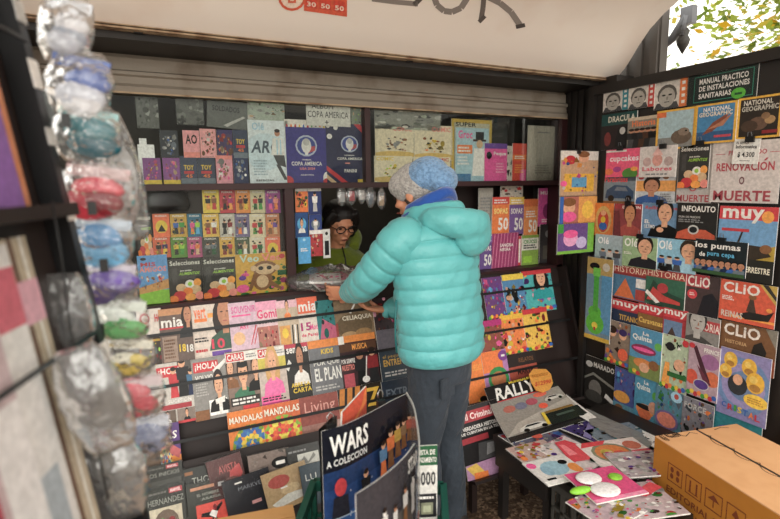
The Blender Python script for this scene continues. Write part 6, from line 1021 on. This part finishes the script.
item(PG, 415.5, 437, 445, 519, 0, 'price_board', 'green and white price sign board lettered LISTA DE and 000 behind the poster', 'sign', 'e0ded8', [('R', 0, .74, 1, 1, '20603a'), ('T', 'LISTA DE', .1, .88, .9, .95, 'w', .04), ('T', 'LANZAMIENTO', .04, .78, .96, .85, 'w', .04), ('T', '7.000', -.1, .47, .92, .66, '3a3a3c', .03), ('R', .08, .04, .96, .36, '26262a'), ('R', .25, .08, .8, .24, '8a8c74'), ('R', .35, .11, .7, .2, 'b8bc9c')]+lines(.15, .28, .85, .34, 1, 'w'), group=None)
# ---------------- foreground left: leaning rack with magazines ----------------
PK = Plane((-.088, -1.5, 1.48), (.30, .95, 0), (-.133, .04, .99))
rack2 = empty('leaning_rack', (-.08, -1.55, 0), 'dark leaning magazine rack close to the camera at the left edge', 'rack'); RK0 = (-.08, -1.55, 0)
def kbox(a, b_, d0, d1, c=(1, 1, 1)): mb = MB(); mb.box((a[0], a[1], d0), (b_[0], b_[1], d1), c, M=PK.mat(0, 0, 0)); return mb
kbox((-.55, -.62), (.0, .55), -.03, -.022).build('back_board', M_RACK, rack2, loc=RK0)
kbox((-.006, -1.49), (.014, .55), -.02, .012).build('post', M_BLACK, rack2, loc=RK0)
for vz in (.075, -.52): kbox((-.55, vz-.018), (-.006, vz), -.022, .030).build('shelf_ledge', M_RACK, rack2, loc=RK0)
for vz in (.30, -.12): kbox((-.55, vz), (-.006, vz+.006), .014, .018).build('holding_wire', M_BLACK, rack2, loc=RK0)
for k, (v, h, c) in enumerate(((.24, .04, 'w'), (.16, .025, 'l'), (.05, .02, 'w'), (-.17, .03, 'w'), (.33, .03, 'l'))):
    kbox((-.008, v), (.016, v+h), .012, .014, c).build('tape_patch', M_PRINT, rack2, loc=RK0)
def km(u0, u1, v0, v1, lay, label, base, D):
    w_, h_ = u1-u0, v1-v0; b = MB(); b.box((-w_/2, 0, 0), (w_/2, h_, .004), 'w'); draw(b, [('R', 0, 0, 1, 1, base)]+D, lambda x, y, d: Vector(((x-.5)*w_, y*h_, .004+d)))
    tag(b.build('magazine', M_PRINT, M=PK.mat((u0+u1)/2, v0, -.020+lay*.007)), label, 'magazine', 'magazines on the leaning rack at the left edge')
km(-.20, -.055, .077, .30, 1, 'tall purple magazine on the upper tier of the near left rack', '8a5aa8', [('R', .0, 0, .12, 1, 'd8b8d0'), ('R', .9, 0, 1, 1, 'c87a4c'), ('R', .1, .7, .9, .9, '6a3a8c')])
km(-.32, -.19, .077, .29, 2, 'white and grey magazine on the upper tier beside the purple one', 'c8c0c0', [('R', 0, .6, 1, 1, '6a5a70'), ('R', .2, .2, .8, .4, 'a08c94')])
km(-.17, -.04, .32, .50, 0, 'dark violet magazine at the top of the near left rack', '3a3048', [('R', 0, .6, 1, .8, '5c4a70')])
km(-.155, -.09, -.518, .04, 1, 'beige striped magazine, nearest the post on the lower tier', 'b8a890', [('R', .3, 0, .45, 1, '6b4a38'), ('R', .7, 0, .8, 1, 'e8e4dc'), ('R', 0, .8, 1, .9, 'd8a0b0')])
km(-.235, -.15, -.518, .035, 2, 'white magazine with red lettering, second on the lower tier', 'dcd8d6', [('R', 0, .82, 1, .95, 'c85a6c'), ('R', .2, .1, .8, .5, 'a8b0b8')])
km(-.34, -.22, -.518, .03, 3, 'greyish pink magazine, outermost on the lower tier', 'c0a8ac', [('R', 0, 0, .4, 1, 'a8384c'), ('R', .5, .3, 1, .7, 'e0dcdc')])
# toy bags hanging on the rack edge
M_FILM = clear_mat('toy_bag_film', amount=.4, bump=(45, 1.0), white=.06, rough=.12, fk=.8)
def tbag(px, py, wpx, hpx, cols, label, Y=-1.43, tilt=0, seed=0, film=None, card=True):
    c0 = hit(px, py, (0, Y, 0), (0, 1, 0)); s = ((c0-CAM).dot(F))/FPX; W_, H_ = wpx*s*1.12, hpx*s*1.05
    r = empty('bagged_toy', c0, label, 'toy bag', 'toy bags hanging on the leaning rack'); rn = random.Random(seed); b = MB(); rings = []; n = 14
    for j in range(n+1):
        t = j/n; z = H_*(.5-t); f = (math.sin(math.pi*(.08+.84*t)))**.4; th = .5*math.sin(math.pi*t)+.06
        rings.append([Vector((math.cos(a)*W_*.5*f*(1+rn.uniform(-.06, .06)), math.sin(a)*.035*th*(1+rn.uniform(-.35, .35)), z+rn.uniform(-.001, .001))) for a in [k*math.pi/10 for k in range(20)]])
    b.loft(rings); b.build('clear_bag', film or M_FILM, r)
    b = MB()
    if card:
        b.box((-W_*.42, -.004, H_*.22), (W_*.42, .004, H_*.40), cols[0])
    for k, c in enumerate(cols[1:]):
        x = rn.uniform(-.12, .12)*W_; z = rn.uniform(-.25, .1)*H_
        b.ball((x, rn.uniform(-.004, .004), z), (W_*rn.uniform(.28, .42), .010, H_*rn.uniform(.16, .30)), c, 10, 6)
    b.build('toy', M_GLOSS, r)
    r.rotation_euler = (0, math.radians(tilt), math.radians(-8)); return r
tbag(66, 28, 44, 66, ['d8dce4', 'e8e8ee', 'a8b0c0', 'c8ccd8'], 'white puffy bag at the top of the rack edge', tilt=12, seed=1)
tbag(80, 84, 54, 62, ['3c5ca8', 'e8e8ec', '4a6ab8', 'd8dce8'], 'blue and white bag below the topmost white one', tilt=10, seed=2)
tbag(88, 134, 56, 56, ['8ab8b8', '2c7c88', '3c98a0', '1c6070'], 'teal toy bag on the rack edge', tilt=8, seed=3)
tbag(98, 192, 60, 60, ['c8a8a8', 'c01c38', 'd83048', '8c1828'], 'deep red toy bag on the rack edge', tilt=8, seed=4)
tbag(101, 241, 56, 54, ['b8c8d8', '6ab0dc', '8cc4e8', '4a90c8'], 'light blue toy bag on the rack edge', tilt=8, seed=5)
tbag(108, 284, 52, 50, ['c8c0d0', '5c3c98', '6a4ab0', '402878'], 'purple toy bag on the rack edge', tilt=8, seed=6)
tbag(118, 322, 52, 52, ['dce4d8', '3c9c48', '5cb860', 'e8f0e8'], 'green toy bag on the rack edge', tilt=8, seed=7)
tbag(126, 358, 50, 46, ['e8e4d0', 'd8b82c', 'e8d060', 'f0ecd8'], 'yellow toy bag on the rack edge', tilt=8, seed=8)
tbag(135, 396, 50, 52, ['e8d0d4', 'e84860', 'f06878', 'd83048'], 'coral pink toy bag on the rack edge', tilt=8, seed=9)
tbag(144, 438, 48, 56, ['d0d4e0', '2c3c78', '8890b0', 'e0e0e8'], 'navy and white toy bag, lowest coloured one on the rack edge', tilt=6, seed=10)
b = MB(); b.tube([hit(x, y, (0, -1.428, 0), (0, 1, 0)) for x, y in ((48, 0), (66, 60), (78, 120), (90, 190), (98, 250), (106, 310), (118, 370), (130, 430), (140, 480))], .0015, 5); b.build('hanging_cord', M_BLACK, rack2, loc=RK0)
b = MB(); b.tube([hit(x, y, (0, -1.60, 0), (0, 1, 0)) for x, y in ((52, 200), (62, 260), (70, 330), (88, 400), (108, 500))], .0015, 5); b.build('hanging_cord', M_BLACK, rack2, loc=RK0)
M_GREYF = clear_mat('grey_film', tint=(.8, .8, .8), amount=.6, bump=(30, 1.0), white=.10, rough=.15, fk=.9)
tbag(122, 178, 34, 120, ['c0bcb8', 'b8b8b8', 'a89c98'], 'long clear bag bulging behind the red one', Y=-1.36, tilt=-8, seed=11, card=False)
tbag(66, 320, 46, 90, ['5a5a5a', '4a4a4c', '3a3a3c'], 'empty crumpled grey bag left of the coloured toy bags', Y=-1.53, seed=12, film=M_GREYF, card=False)
tbag(95, 400, 56, 110, ['6a6a6a', '5a5654', '6c6864'], 'large crumpled grey bag below the empty one', Y=-1.66, tilt=-14, seed=13, film=M_GREYF, card=False)
tbag(112, 478, 60, 90, ['8a8886', '6c6866', '7c7874'], 'large crumpled grey bag at the bottom left corner', Y=-1.56, tilt=-6, seed=14, film=M_GREYF, card=False)
for i, (x, y) in enumerate(((92, 208), (104, 265), (100, 330), (124, 405), (66, 120))):
    c0 = hit(x, y, (0, -1.47, 0), (0, 1, 0)); b = MB(); b.box(c0+Vector((-.006, -.004, -.011)), c0+Vector((.006, .004, .010)))
    tag(b.build('bag_clip', M_BLACK, loc=c0), 'black clip on the rack edge, %s' % ['beside the red bag', 'beside the light blue bag', 'above the empty grey bag', 'beside the coral pink bag', 'beside the blue and white bag'][i], 'clip')
for (x0, y0, x1, y1, c, l) in ((63, 0, 72, 22, '2c6a4c', 'green spotted book tucked in at the top left'), (74, 20, 84, 48, 'b04a6c', 'pink edged book tucked in at the top left below the green one')):
    P0 = Plane((0, -1.2, 0), (1, 0, 0), (.25, 0, 1)); item(P0, x0, x1+4, y0, y1, 0, 'book', l, 'book', c, busy(int(x0), ['y', 'r', 'o', 'e'], 9), th=.01)
